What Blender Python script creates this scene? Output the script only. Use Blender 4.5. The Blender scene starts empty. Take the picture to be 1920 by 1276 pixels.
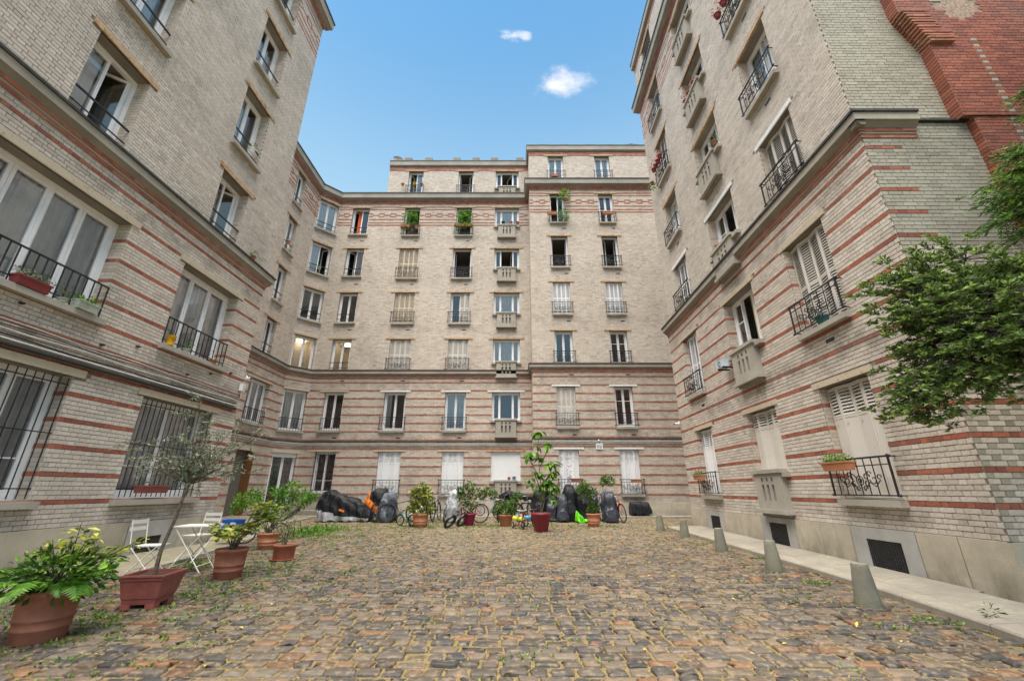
import bpy, math, random
import numpy as np
from mathutils import Vector, Matrix

rad = math.radians
rng = random.Random(11)
scene = bpy.context.scene
COL = scene.collection

# ------------------------------------------------------------------ camera
CAMZ = 1.40
PITCH = 19.82
cam_data = bpy.data.cameras.new("camera")
cam_data.sensor_fit = 'HORIZONTAL'
cam_data.sensor_width = 36.0
cam_data.lens = 36.0 * 777.0 / 1920.0
cam_data.clip_start = 0.05
cam_data.clip_end = 2000.0
cam = bpy.data.objects.new("camera", cam_data)
cam.location = (0, 0, CAMZ)
cam.rotation_euler = (rad(90 + PITCH), 0, 0)
COL.objects.link(cam)
scene.camera = cam

# ------------------------------------------------------------------ world
SUN_EL, SUN_AZ = 76.0, 205.0          # azimuth clockwise from +Y
world = bpy.data.worlds.new("World")
scene.world = world
world.use_nodes = True
wn, wl = world.node_tree.nodes, world.node_tree.links
wn.clear()
wout = wn.new("ShaderNodeOutputWorld")
bg = wn.new("ShaderNodeBackground")
sky = wn.new("ShaderNodeTexSky")
sky.sky_type = 'NISHITA'
sky.sun_disc = False
sky.sun_elevation = rad(SUN_EL)
sky.sun_rotation = rad(SUN_AZ)
sky.altitude = 50
sky.air_density = 1.0
sky.dust_density = 0.6
sky.ozone_density = 1.0
SKY_STRENGTH = 0.079
bg.inputs["Strength"].default_value = SKY_STRENGTH
tc = wn.new("ShaderNodeTexCoord")


def wmath(op, a, b=None, c=None):
    n = wn.new("ShaderNodeMath"); n.operation = op
    for i, v in enumerate((a, b, c)):
        if v is None: continue
        if isinstance(v, (int, float)): n.inputs[i].default_value = v
        else: wl.new(v, n.inputs[i])
    return n.outputs[0]


def cloud_mask(cx, cz, rx, rz, seed, tilt=0.0):
    """a small cumulus at tangent-plane position (x/y, z/y)"""
    sep = wn.new("ShaderNodeSeparateXYZ"); wl.new(tc.outputs["Generated"], sep.inputs[0])
    X, Y, Z = sep.outputs
    ysafe = wmath('MAXIMUM', Y, 0.05)
    u = wmath('SUBTRACT', wmath('DIVIDE', X, ysafe), cx)
    v = wmath('SUBTRACT', wmath('DIVIDE', Z, ysafe), cz)
    comb = wn.new("ShaderNodeCombineXYZ")
    wl.new(u, comb.inputs[0]); wl.new(v, comb.inputs[1]); comb.inputs[2].default_value = seed
    no = wn.new("ShaderNodeTexNoise"); no.inputs["Scale"].default_value = 1.1 / rx
    no.inputs["Detail"].default_value = 6; no.inputs["Roughness"].default_value = 0.55
    wl.new(comb.outputs[0], no.inputs["Vector"])
    vv = wmath('ADD', v, wmath('MULTIPLY', u, tilt))
    du = wmath('DIVIDE', u, rx); dv = wmath('DIVIDE', vv, rz)
    d = wmath('SQRT', wmath('ADD', wmath('MULTIPLY', du, du), wmath('MULTIPLY', dv, dv)))
    e = wmath('ADD', wmath('SUBTRACT', 1.0, d), wmath('MULTIPLY', wmath('SUBTRACT', no.outputs[0], 0.5), 2.6))
    mr = wn.new("ShaderNodeMapRange"); mr.interpolation_type = 'SMOOTHSTEP'
    mr.inputs["From Min"].default_value = -0.15; mr.inputs["From Max"].default_value = 0.85
    wl.new(e, mr.inputs["Value"])
    return wmath('MULTIPLY', mr.outputs[0], wmath('GREATER_THAN', Y, 0.1))


c1 = cloud_mask(0.152, 1.262, 0.112, 0.070, 3.3, -0.25)
c2 = cloud_mask(0.016, 1.490, 0.058, 0.030, 8.1)
cm = wmath('MINIMUM', wmath('ADD', wmath('MULTIPLY', c1, 0.92), wmath('MULTIPLY', c2, 0.7)), 1.0)
tint = wn.new("ShaderNodeMixRGB"); tint.blend_type = 'MULTIPLY'
tint.inputs[0].default_value = 1.0
wl.new(sky.outputs[0], tint.inputs[1]); tint.inputs[2].default_value = (0.80, 1.42, 1.48, 1)
sepz = wn.new("ShaderNodeSeparateXYZ"); wl.new(tc.outputs["Generated"], sepz.inputs[0])
mrz = wn.new("ShaderNodeMapRange"); mrz.interpolation_type = 'SMOOTHSTEP'; wl.new(sepz.outputs[2], mrz.inputs["Value"])
for k_, v_ in zip(("From Min", "From Max", "To Min", "To Max"), (0.45, 0.92, 0.90, 0.0)): mrz.inputs[k_].default_value = v_
veil = wn.new("ShaderNodeMixRGB"); wl.new(mrz.outputs[0], veil.inputs[0])      # paler towards the horizon
wl.new(tint.outputs[0], veil.inputs[1]); veil.inputs[2].default_value = (3.05, 4.5, 5.5, 1)
mixc = wn.new("ShaderNodeMixRGB"); wl.new(cm, mixc.inputs[0])
wl.new(veil.outputs[0], mixc.inputs[1]); mixc.inputs[2].default_value = (6.3, 6.3, 6.7, 1)
wl.new(mixc.outputs[0], bg.inputs[0]); wl.new(bg.outputs[0], wout.inputs[0])

# ------------------------------------------------------------------ sun
sun_data = bpy.data.lights.new("sun", 'SUN')
sun_data.energy = 5.0
sun_data.angle = rad(68.0)
sun_data.color = (1.0, 0.90, 0.78)
sun = bpy.data.objects.new("sun", sun_data)
sd = Vector((math.sin(rad(SUN_AZ)) * math.cos(rad(SUN_EL)), math.cos(rad(SUN_AZ)) * math.cos(rad(SUN_EL)), math.sin(rad(SUN_EL))))
sun.rotation_euler = (-sd).to_track_quat('-Z', 'Y').to_euler()
sun.location = (0, 0, 40)
COL.objects.link(sun)

scene.view_settings.view_transform = 'Standard'
scene.view_settings.look = 'None'
scene.view_settings.gamma = 1.0
scene.view_settings.exposure = 1.12
scene.cycles.max_bounces = 6
scene.cycles.diffuse_bounces = 4
scene.cycles.glossy_bounces = 3
scene.cycles.transmission_bounces = 4
scene.cycles.transparent_max_bounces = 8


# ================================================================== materials
def rgb(r, g, b):
    return (r, g, b, 1.0)


class NT:
    def __init__(s, name):
        s.m = bpy.data.materials.new(name); s.m.use_nodes = True
        s.n, s.l = s.m.node_tree.nodes, s.m.node_tree.links
        s.p = s.n["Principled BSDF"]; s.out = s.n["Material Output"]

    def math(s, op, a, b=None, c=None, clamp=False):
        n = s.n.new("ShaderNodeMath"); n.operation = op; n.use_clamp = clamp
        for i, v in enumerate((a, b, c)):
            if v is None: continue
            if isinstance(v, (int, float)): n.inputs[i].default_value = v
            else: s.l.new(v, n.inputs[i])
        return n.outputs[0]

    def coord(s, kind="Object"):
        return s.n.new("ShaderNodeTexCoord").outputs[kind]

    def sep(s, v):
        n = s.n.new("ShaderNodeSeparateXYZ"); s.l.new(v, n.inputs[0]); return n.outputs

    def comb(s, x, y, z):
        n = s.n.new("ShaderNodeCombineXYZ")
        for i, v in enumerate((x, y, z)):
            if isinstance(v, (int, float)): n.inputs[i].default_value = v
            else: s.l.new(v, n.inputs[i])
        return n.outputs[0]

    def noise(s, vec, scale, detail=4, rough=0.55, dims='3D'):
        n = s.n.new("ShaderNodeTexNoise"); n.inputs["Scale"].default_value = scale
        n.inputs["Detail"].default_value = detail; n.inputs["Roughness"].default_value = rough
        if vec is not None: s.l.new(vec, n.inputs["Vector"])
        return n.outputs[0]

    def white(s, vec):
        n = s.n.new("ShaderNodeTexWhiteNoise"); n.noise_dimensions = '3D'; s.l.new(vec, n.inputs[0]); return n.outputs

    def range(s, v, a, b, c=0.0, d=1.0, smooth=False):
        n = s.n.new("ShaderNodeMapRange")
        if smooth: n.interpolation_type = 'SMOOTHSTEP'
        s.l.new(v, n.inputs["Value"])
        for k, x in zip(("From Min", "From Max", "To Min", "To Max"), (a, b, c, d)): n.inputs[k].default_value = x
        return n.outputs[0]

    def mix(s, f, a, b, blend='MIX'):
        n = s.n.new("ShaderNodeMixRGB"); n.blend_type = blend
        for i, v in enumerate((f, a, b)):
            if isinstance(v, (int, float)): n.inputs[i].default_value = v
            elif isinstance(v, tuple): n.inputs[i].default_value = v
            else: s.l.new(v, n.inputs[i])
        return n.outputs[0]

    def ramp(s, v, stops, interp='LINEAR'):
        n = s.n.new("ShaderNodeValToRGB"); n.color_ramp.interpolation = interp
        cr = n.color_ramp
        while len(cr.elements) < len(stops): cr.elements.new(0.5)
        for e, (p, c) in zip(cr.elements, stops): e.position = p; e.color = c
        s.l.new(v, n.inputs[0]); return n.outputs[0]

    def attr(s, name):
        n = s.n.new("ShaderNodeAttribute"); n.attribute_name = name; return n.outputs["Color"]

    def bump(s, h, strength=0.3, dist=0.01):
        n = s.n.new("ShaderNodeBump"); n.inputs["Strength"].default_value = strength; n.inputs["Distance"].default_value = dist
        s.l.new(h, n.inputs["Height"]); s.l.new(n.outputs[0], s.p.inputs["Normal"]); return n

    def base(s, c):
        if isinstance(c, tuple): s.p.inputs["Base Color"].default_value = c
        else: s.l.new(c, s.p.inputs["Base Color"])

    def set(s, **k):
        for a, v in k.items():
            s.p.inputs[{"rough": "Roughness", "metal": "Metallic", "spec": "Specular IOR Level"}[a]].default_value = v
        return s


def simple(name, col, rough=0.6, metal=0.0, var=0.12, scale=9.0, bump=0.0, spec=0.5):
    t = NT(name); t.set(rough=rough, metal=metal, spec=spec)
    n = t.noise(t.coord(), scale, 5)
    lo = tuple(c * (1 - var * 1.6) for c in col) + (1,); hi = tuple(min(1, c * (1 + var)) for c in col) + (1,)
    t.base(t.ramp(n, [(0.3, lo), (0.7, hi)]))
    if bump: t.bump(n, bump, 0.01)
    return t.m


CREAM = [(0.0, rgb(.42, .355, .305)), (0.15, rgb(.51, .44, .38)), (0.5, rgb(.575, .50, .435)), (0.85, rgb(.61, .54, .47)), (1.0, rgb(.65, .595, .53))]
REDS = [(0.0, rgb(.24, .075, .05)), (0.3, rgb(.33, .10, .062)), (0.7, rgb(.40, .125, .075)), (1.0, rgb(.46, .20, .14))]


def dirt(t, co, col, amount=0.5, zsep=None):
    """soot patches, rain streaks under sills and ledges, fixed to the wall"""
    x, y, z = t.sep(co)
    a = t.noise(co, 0.55, 6, 0.6)
    st = t.noise(t.comb(t.math('MULTIPLY', t.math('ADD', x, y), 1.5), 0.0, t.math('MULTIPLY', z, 0.35)), 1.0, 5, 0.6)
    f = t.math('MULTIPLY', t.range(a, 0.42, 0.75, 0, 1, True), t.range(st, 0.35, 0.7, 0.2, 1))
    f = t.math('MULTIPLY', f, amount)
    bands = None
    for c0, w, k in ((3.75, .50, 1.0), (6.65, .42, .8), (1.0, .35, .6), (9.95, .38, .55), (12.8, .38, .45), (15.7, .38, .45), (18.2, .5, .5)):
        g = t.math('MULTIPLY', t.math('SUBTRACT', 1.0, t.math('DIVIDE', t.math('ABSOLUTE', t.math('SUBTRACT', z, c0)), w), clamp=True), k)
        bands = g if bands is None else t.math('MAXIMUM', bands, g)
    s2 = t.noise(t.comb(t.math('MULTIPLY', t.math('ADD', x, y), 1.1), 7.0, t.math('MULTIPLY', z, 0.9)), 1.0, 6, 0.65)
    g2 = t.math('MULTIPLY', bands, t.range(s2, 0.40, 0.62, 0.0, 0.75, True))
    f = t.math('MAXIMUM', f, g2)
    fine = t.noise(co, 7.0, 4, 0.6)
    f = t.math('MULTIPLY', f, t.range(fine, 0.3, 0.6, 0.4, 1.0))
    return t.mix(f, col, rgb(.15, .13, .11))


def mat_brick_far(name, banded, zb=0.82, ramp=CREAM, warm=(1, 1, 1), dirt_amt=0.5):
    t = NT(name); t.set(rough=0.75, spec=0.3)
    co = t.coord(); x, y, z = t.sep(co)
    u = t.math('ADD', x, y)
    v = t.math('DIVIDE', t.math('SUBTRACT', z, zb), 0.0715)
    row = t.math('FLOOR', v); fv = t.math('FRACT', v)
    u2 = t.math('ADD', t.math('DIVIDE', u, 0.345), t.math('MULTIPLY', row, 0.5))
    colm = t.math('FLOOR', u2); fu = t.math('FRACT', u2)
    isH = t.math('GREATER_THAN', fu, 0.667)
    dv = t.math('MINIMUM', fv, t.math('SUBTRACT', 1.0, fv))
    dv = t.math('MULTIPLY', dv, 0.0715)
    du = t.math('MINIMUM', t.math('MINIMUM', fu, t.math('SUBTRACT', 1.0, fu)), t.math('ABSOLUTE', t.math('SUBTRACT', fu, 0.667)))
    du = t.math('MULTIPLY', du, 0.345)
    d = t.math('MINIMUM', dv, du)
    mort = t.range(d, 0.0035, 0.008, 1, 0, True)
    w = t.white(t.comb(row, t.math('ADD', t.math('MULTIPLY', colm, 2.0), isH), 3.7))
    c = t.ramp(w[0], ramp)
    patch = t.noise(co, 1.6, 5)
    c = t.mix(t.range(patch, 0.35, 0.7, 0, 0.35), c, rgb(.40, .33, .25))
    if banded:
        m = t.math('MODULO', t.math('ADD', row, 600.0), 6.0)
        isr = t.math('MULTIPLY', t.math('COMPARE', m, 5.0, 0.3), t.math('LESS_THAN', z, 7.0))
        c = t.mix(isr, c, t.ramp(w[0], REDS))
    c = t.mix(1.0, c, tuple(warm) + (1,), 'MULTIPLY')
    c = dirt(t, co, c, dirt_amt)
    c = t.mix(t.math('MULTIPLY', mort, 0.3 if ramp is not CREAM else 0.6), c, rgb(.24, .20, .16))
    t.base(c)
    h = t.math('SUBTRACT', 1.0, mort)
    t.bump(h, 0.5, 0.006)
    return t.m


def mat_brick_near(name, warm=(1, 1, 1)):
    t = NT(name); t.set(rough=0.62, spec=0.35)
    co = t.coord(); a = t.attr("bc")
    g = t.noise(t.coord("Object"), 35.0, 5)
    c = t.mix(1.0, a, t.ramp(g, [(0.25, rgb(.72, .70, .68)), (0.5, rgb(1, 1, 1)), (0.8, rgb(1.12, 1.1, 1.08))]), 'MULTIPLY')
    c = t.mix(1.0, c, tuple(warm) + (1,), 'MULTIPLY')
    geo = t.n.new("ShaderNodeNewGeometry").outputs["Position"]
    c = dirt(t, geo, c, 0.5)
    t.base(c); t.bump(g, 0.25, 0.004)
    return t.m


def mat_foliage(name, base, hi, translucent=0.35, rough=0.45):
    t = NT(name); t.set(rough=rough, spec=0.4)
    a = t.attr("bc"); r = t.sep(a)[0]
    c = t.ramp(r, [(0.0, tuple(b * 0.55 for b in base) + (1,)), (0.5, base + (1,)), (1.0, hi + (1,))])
    t.base(c)
    tr = t.n.new("ShaderNodeBsdfTranslucent"); t.l.new(c, tr.inputs[0])
    mx = t.n.new("ShaderNodeMixShader"); mx.inputs[0].default_value = translucent
    t.l.new(t.p.outputs[0], mx.inputs[1]); t.l.new(tr.outputs[0], mx.inputs[2]); t.l.new(mx.outputs[0], t.out.inputs[0])
    return t.m


def mat_glass(name):
    t = NT(name); t.n.remove(t.p)
    tr = t.n.new("ShaderNodeBsdfTransparent"); tr.inputs[0].default_value = rgb(.93, .95, .95)
    gl = t.n.new("ShaderNodeBsdfGlossy"); gl.inputs["Roughness"].default_value = 0.02
    fr = t.n.new("ShaderNodeFresnel"); fr.inputs[0].default_value = 1.6
    f = t.math('ADD', t.math('MULTIPLY', fr.outputs[0], 1.3), 0.10, clamp=True)
    mx = t.n.new("ShaderNodeMixShader"); t.l.new(f, mx.inputs[0])
    t.l.new(tr.outputs[0], mx.inputs[1]); t.l.new(gl.outputs[0], mx.inputs[2]); t.l.new(mx.outputs[0], t.out.inputs[0])
    return t.m


def mat_emit(name, col, strength):
    t = NT(name); t.p.inputs["Emission Color"].default_value = col; t.p.inputs["Emission Strength"].default_value = strength
    t.base(col); return t.m


def mat_lintel(name, col, rust):
    t = NT(name); t.set(rough=0.7)
    co = t.coord(); n = t.noise(co, 6.0, 6, 0.65); n2 = t.noise(co, 30.0, 4)
    c = t.mix(t.range(n, 0.5 - rust, 0.75 - rust * .6, 0, 1, True), col, rgb(.30, .135, .055))
    c = t.mix(t.range(n2, 0.55, 0.75, 0, 0.5), c, rgb(.18, .11, .07))
    t.base(c); t.bump(n2, 0.2, 0.004); return t.m


def mat_concrete(name, col, stain=0.5, moss=0.0, scale=1.0, foot=None):
    t = NT(name); t.set(rough=0.85, spec=0.25)
    co = t.n.new("ShaderNodeNewGeometry").outputs["Position"]
    a = t.noise(co, 1.3 * scale, 7, 0.62); b = t.noise(co, 9 * scale, 5); g = t.noise(co, 70 * scale, 3)
    lo = tuple(c * 0.62 for c in col) + (1,)
    c = t.mix(t.range(a, 0.38, 0.66, stain, 0), col + (1,), lo)
    c = t.mix(t.range(b, 0.45, 0.75, 0, 0.35), c, tuple(x * 0.8 for x in col) + (1,))
    if moss: c = t.mix(t.math('MULTIPLY', t.range(b, 0.40, 0.62, 0, 1), t.range(a, 0.35, 0.6, 0, moss)), c, rgb(.12, .14, .05))
    c = t.mix(t.range(g, 0.3, 0.7, 0, 0.25), c, tuple(min(1, x * 1.25) for x in col) + (1,))
    if foot:
        zz = t.sep(co)[2]; dr = t.noise(t.comb(t.math('MULTIPLY', t.math('ADD', t.sep(co)[0], t.sep(co)[1]), 2.5), 0.0, t.math('MULTIPLY', zz, .8)), 1.0, 6, .65)
        c = t.mix(t.math('MULTIPLY', t.range(zz, foot[0], foot[1], 0.9, 0.0), t.range(dr, .38, .6, .15, 1)), c, rgb(.13, .125, .085))
        c = t.mix(t.range(dr, .55, .75, 0, .5), c, rgb(.20, .17, .13))
    t.base(c); t.bump(g, 0.5, 0.006); return t.m


def mat_cobble():
    t = NT("cobble_stone"); t.set(rough=0.5, spec=0.5)
    a = t.attr("bc")
    co = t.n.new("ShaderNodeNewGeometry").outputs["Position"]
    g = t.noise(co, 45, 5, 0.6); b = t.noise(co, 14, 4); big = t.noise(co, 0.7, 4)
    c = t.mix(1.0, a, t.ramp(g, [(0.2, rgb(.62, .60, .58)), (0.5, rgb(1, 1, 1)), (0.8, rgb(1.25, 1.22, 1.18))]), 'MULTIPLY')
    c = t.mix(t.range(b, 0.52, 0.64, 0, 0.7), c, rgb(.24, .18, .11))
    c = t.mix(t.range(t.noise(co, 5.0, 3), 0.60, 0.70, 0, 0.5), c, rgb(.30, .15, .085))
    c = t.mix(t.range(big, 0.45, 0.7, 0, 0.18), c, rgb(.30, .23, .15))
    yy = t.sep(co)[1]
    c = t.mix(t.math('MULTIPLY', t.range(yy, 8.0, 16.0, 0.0, 0.45), t.range(b, 0.35, 0.6, 0.2, 1)), c, rgb(.36, .28, .14))
    t.base(c)
    t.l.new(t.range(g, 0.3, 0.7, 0.38, 0.7), t.p.inputs["Roughness"])
    t.bump(t.noise(co, 22, 7, 0.7), 0.9, 0.012); return t.m


def mat_joint():
    t = NT("sandy_joint"); t.set(rough=0.95, spec=0.1)
    co = t.n.new("ShaderNodeNewGeometry").outputs["Position"]
    a = t.noise(co, 2.2, 6, 0.6); g = t.noise(co, 60, 4, 0.7); m = t.noise(co, 9, 5, 0.6)
    c = t.ramp(g, [(0.25, rgb(.06, .045, .025)), (0.5, rgb(.20, .15, .075)), (0.8, rgb(.38, .29, .15))])
    c = t.mix(t.math('MULTIPLY', t.range(m, 0.5, 0.68, 0, 1), t.range(a, 0.4, 0.6, 0.1, 0.9)), c, rgb(.20, .19, .035))
    t.base(c); t.bump(g, 0.8, 0.01); return t.m


def mat_fabric(name, col, rough=0.55, spec=0.4):
    t = NT(name); t.set(rough=rough, spec=spec)
    co = t.coord(); n = t.noise(co, 5, 4)
    t.base(t.ramp(n, [(0.3, tuple(c * .7 for c in col) + (1,)), (0.7, tuple(min(1, c * 1.25) for c in col) + (1,))]))
    t.bump(t.noise(co, 14, 6, 0.6), 0.5, 0.03); return t.m


def mat_chippaint():
    t = NT("flaking_white_paint"); t.set(rough=0.5)
    co = t.coord(); n = t.noise(co, 7, 7, 0.7); x, y, z = t.sep(co)
    st = t.noise(t.comb(t.math('MULTIPLY', x, 14.0), y, t.math('MULTIPLY', z, 1.2)), 1.0, 5)
    c = t.mix(t.range(n, 0.60, 0.68, 0, 0.8), rgb(.64, .60, .55), rgb(.34, .23, .16))
    c = t.mix(t.range(st, 0.55, 0.8, 0, 0.45), c, rgb(.50, .42, .34))
    t.base(c); return t.m


M = {}
M['brick_far'] = mat_brick_far("cream_brick_far", False)
M['brick_far_band'] = mat_brick_far("cream_brick_far_banded", True, dirt_amt=0.75)
M['brick'] = mat_brick_near("glazed_brick")
M['brick_wall_near'] = mat_brick_far("cream_brick_reveal", False)
M['brick_wall_near_band'] = mat_brick_far("cream_brick_reveal_banded", True)
M['red'] = mat_brick_far("red_brick_course", False, ramp=REDS, dirt_amt=0.3)
M['mortar'] = simple("dark_mortar", (.23, .195, .16), 0.9, var=.3, scale=20)
M['red_mortar'] = simple("pale_mortar", (.33, .24, .18), 0.9, var=.3, scale=20)
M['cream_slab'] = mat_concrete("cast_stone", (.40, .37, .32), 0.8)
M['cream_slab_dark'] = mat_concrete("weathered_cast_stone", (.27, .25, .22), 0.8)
M['plinth'] = mat_concrete("rendered_plinth", (.54, .48, .39), 0.9, 0.2, foot=(.12, .62))
M['plinth_new'] = mat_concrete("fresh_cement_render", (.43, .42, .40), 0.8)
M['slab'] = mat_concrete("pavement_slab", (.33, .30, .255), 1.0, 0.4, 1.6)
M['slab_l'] = mat_concrete("mossy_pavement", (.34, .30, .22), 0.9, 0.7)
M['kerb'] = mat_concrete("kerb_stone", (.36, .32, .27), 1.0, 0.4, 2.0)
M['bollard'] = mat_concrete("bollard_stone", (.25, .235, .195), 1.0, 0.6, 3.0, foot=(.05, .40))
M['white'] = simple("white_pvc", (.82, .82, .84), 0.35, var=.03)
M['chip'] = mat_chippaint()
M['wood_tan'] = simple("tan_painted_shutter", (.62, .52, .40), 0.6, var=.15)
M['white_lintel'] = simple("white_painted_lintel", (.74, .74, .74), 0.5, var=.06)
M['lintel_rust'] = mat_lintel("rusty_lintel", rgb(.50, .36, .22), 0.06)
M['lintel_tan'] = mat_lintel("tan_lintel", rgb(.50, .43, .32), -0.10)
M['iron'] = simple("black_iron", (.018, .019, .024), 0.4, 0.0, var=.3)
M['zinc'] = simple("dark_zinc", (.05, .048, .045), 0.6, 0.3, var=.3)
M['glass'] = mat_glass("window_glass")
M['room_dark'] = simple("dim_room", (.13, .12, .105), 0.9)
M['room_mid'] = simple("room_wall", (.30, .27, .22), 0.9)
M['voile'] = simple("voile_curtain", (.78, .79, .82), 0.9, var=.08, scale=4)
M['voile_grey'] = simple("grey_curtain", (.66, .66, .67), 0.9, var=.12, scale=3)
M['cur_red'] = simple("dark_red_curtain", (.13, .03, .03), 0.9, var=.4)
M['cur_orange'] = simple("orange_curtain", (.62, .10, .02), 0.8)
M['cur_yellow'] = simple("yellow_curtain", (.60, .46, .14), 0.8)
M['blind_blue'] = simple("slate_blind", (.12, .13, .17), 0.7)
M['room_warm'] = simple("lit_room_wall", (.72, .62, .46), 0.9)
M['lamp'] = mat_emit("ceiling_lamp", rgb(1, .90, .72), 3.5)
M['black_pipe'] = simple("black_cable", (.02, .02, .022), 0.45)
M['white_pipe'] = simple("pale_pipe", (.55, .54, .52), 0.5)
M['terra'] = simple("terracotta", (.34, .125, .075), 0.7, var=.18, scale=6, bump=.15)
M['terra2'] = simple("orange_terracotta", (.47, .19, .10), 0.7, var=.15, scale=6, bump=.15)
M['plastic_red'] = simple("maroon_plastic", (.20, .03, .035), 0.45, var=.08)
M['plastic_crim'] = simple("crimson_plastic", (.23, .022, .04), 0.5, var=.1)
M['plastic_mag'] = simple("magenta_plastic", (.30, .015, .07), 0.5, var=.15)
M['planter'] = simple("red_brown_plastic", (.25, .075, .065), 0.5, var=.12)
M['soil'] = simple("soil", (.05, .035, .022), 0.95, var=.4, scale=40)
M['bark'] = simple("bark", (.13, .10, .07), 0.9, var=.4, scale=30, bump=.4)
M['bark_dark'] = simple("dark_bark", (.05, .038, .028), 0.9, var=.4, scale=30, bump=.4)
M['leaf'] = mat_foliage("green_leaf", (.055, .13, .022), (.20, .36, .05))
M['leaf_dark'] = mat_foliage("dark_leaf", (.075, .13, .028), (.30, .42, .10), 0.4)
M['leaf_con'] = mat_foliage("conifer_leaf", (.05, .12, .022), (.22, .36, .06), 0.35)
M['leaf_yel'] = mat_foliage("variegated_leaf", (.14, .20, .03), (.66, .64, .12), 0.3)
M['leaf_olive'] = mat_foliage("olive_leaf", (.16, .19, .12), (.38, .42, .28), 0.2)
M['leaf_fresh'] = mat_foliage("fresh_leaf", (.08, .22, .02), (.28, .50, .06), 0.4)
M['weed'] = mat_foliage("weed", (.09, .19, .025), (.30, .44, .07), 0.35)
M['straw'] = mat_foliage("dry_moss", (.30, .23, .08), (.55, .46, .20), 0.2)
M['petal_red'] = mat_foliage("red_petal", (.40, .01, .015), (.75, .03, .05), 0.2)
M['petal_pink'] = mat_foliage("pink_petal", (.60, .15, .22), (.85, .45, .50), 0.2)
M['cobble'] = mat_cobble()
M['joint'] = mat_joint()
M['black_cloth'] = mat_fabric("black_cover", (.014, .015, .018), 0.5, 0.25)
M['char_cloth'] = mat_fabric("charcoal_cover", (.035, .038, .055), 0.45, 0.5)
M['grey_cloth'] = mat_fabric("grey_cover", (.11, .125, .15), 0.5)
M['silver_cloth'] = mat_fabric("silver_cover", (.46, .47, .50), 0.4)
M['orange_cloth'] = mat_fabric("orange_cover", (.72, .17, .012), 0.5)
M['green_cloth'] = mat_fabric("lime_tarp", (.16, .75, .02), 0.5)
M['blue_plastic'] = simple("blue_plastic", (.01, .12, .62), 0.4)
M['teal'] = simple("teal_paint", (.01, .22, .22), 0.4)
M['bike_red'] = simple("red_paint", (.50, .02, .03), 0.35)
M['bike_blue'] = simple("blue_grey_paint", (.22, .30, .42), 0.35)
M['bike_black'] = simple("black_paint", (.02, .02, .022), 0.35)
M['steel'] = simple("steel", (.45, .45, .46), 0.35, 0.9, var=.05)
M['tyre'] = simple("tyre_rubber", (.018, .018, .019), 0.8)
M['chair_white'] = simple("white_lacquer", (.72, .70, .66), 0.4, var=.05)
M['yellow'] = simple("yellow_plastic", (.85, .48, .01), 0.4)
M['helmet_yellow'] = simple("yellow_helmet", (.55, .60, .02), 0.35)
M['helmet_blue'] = simple("cyan_helmet", (.03, .35, .70), 0.35)
M['grey_mark'] = simple("grey_print", (.16, .17, .20), 0.6)
M['vent'] = simple("dark_grille", (.022, .023, .028), 0.6)
M['pale_pot'] = simple("pale_green_pot", (.42, .46, .40), 0.6)


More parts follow.
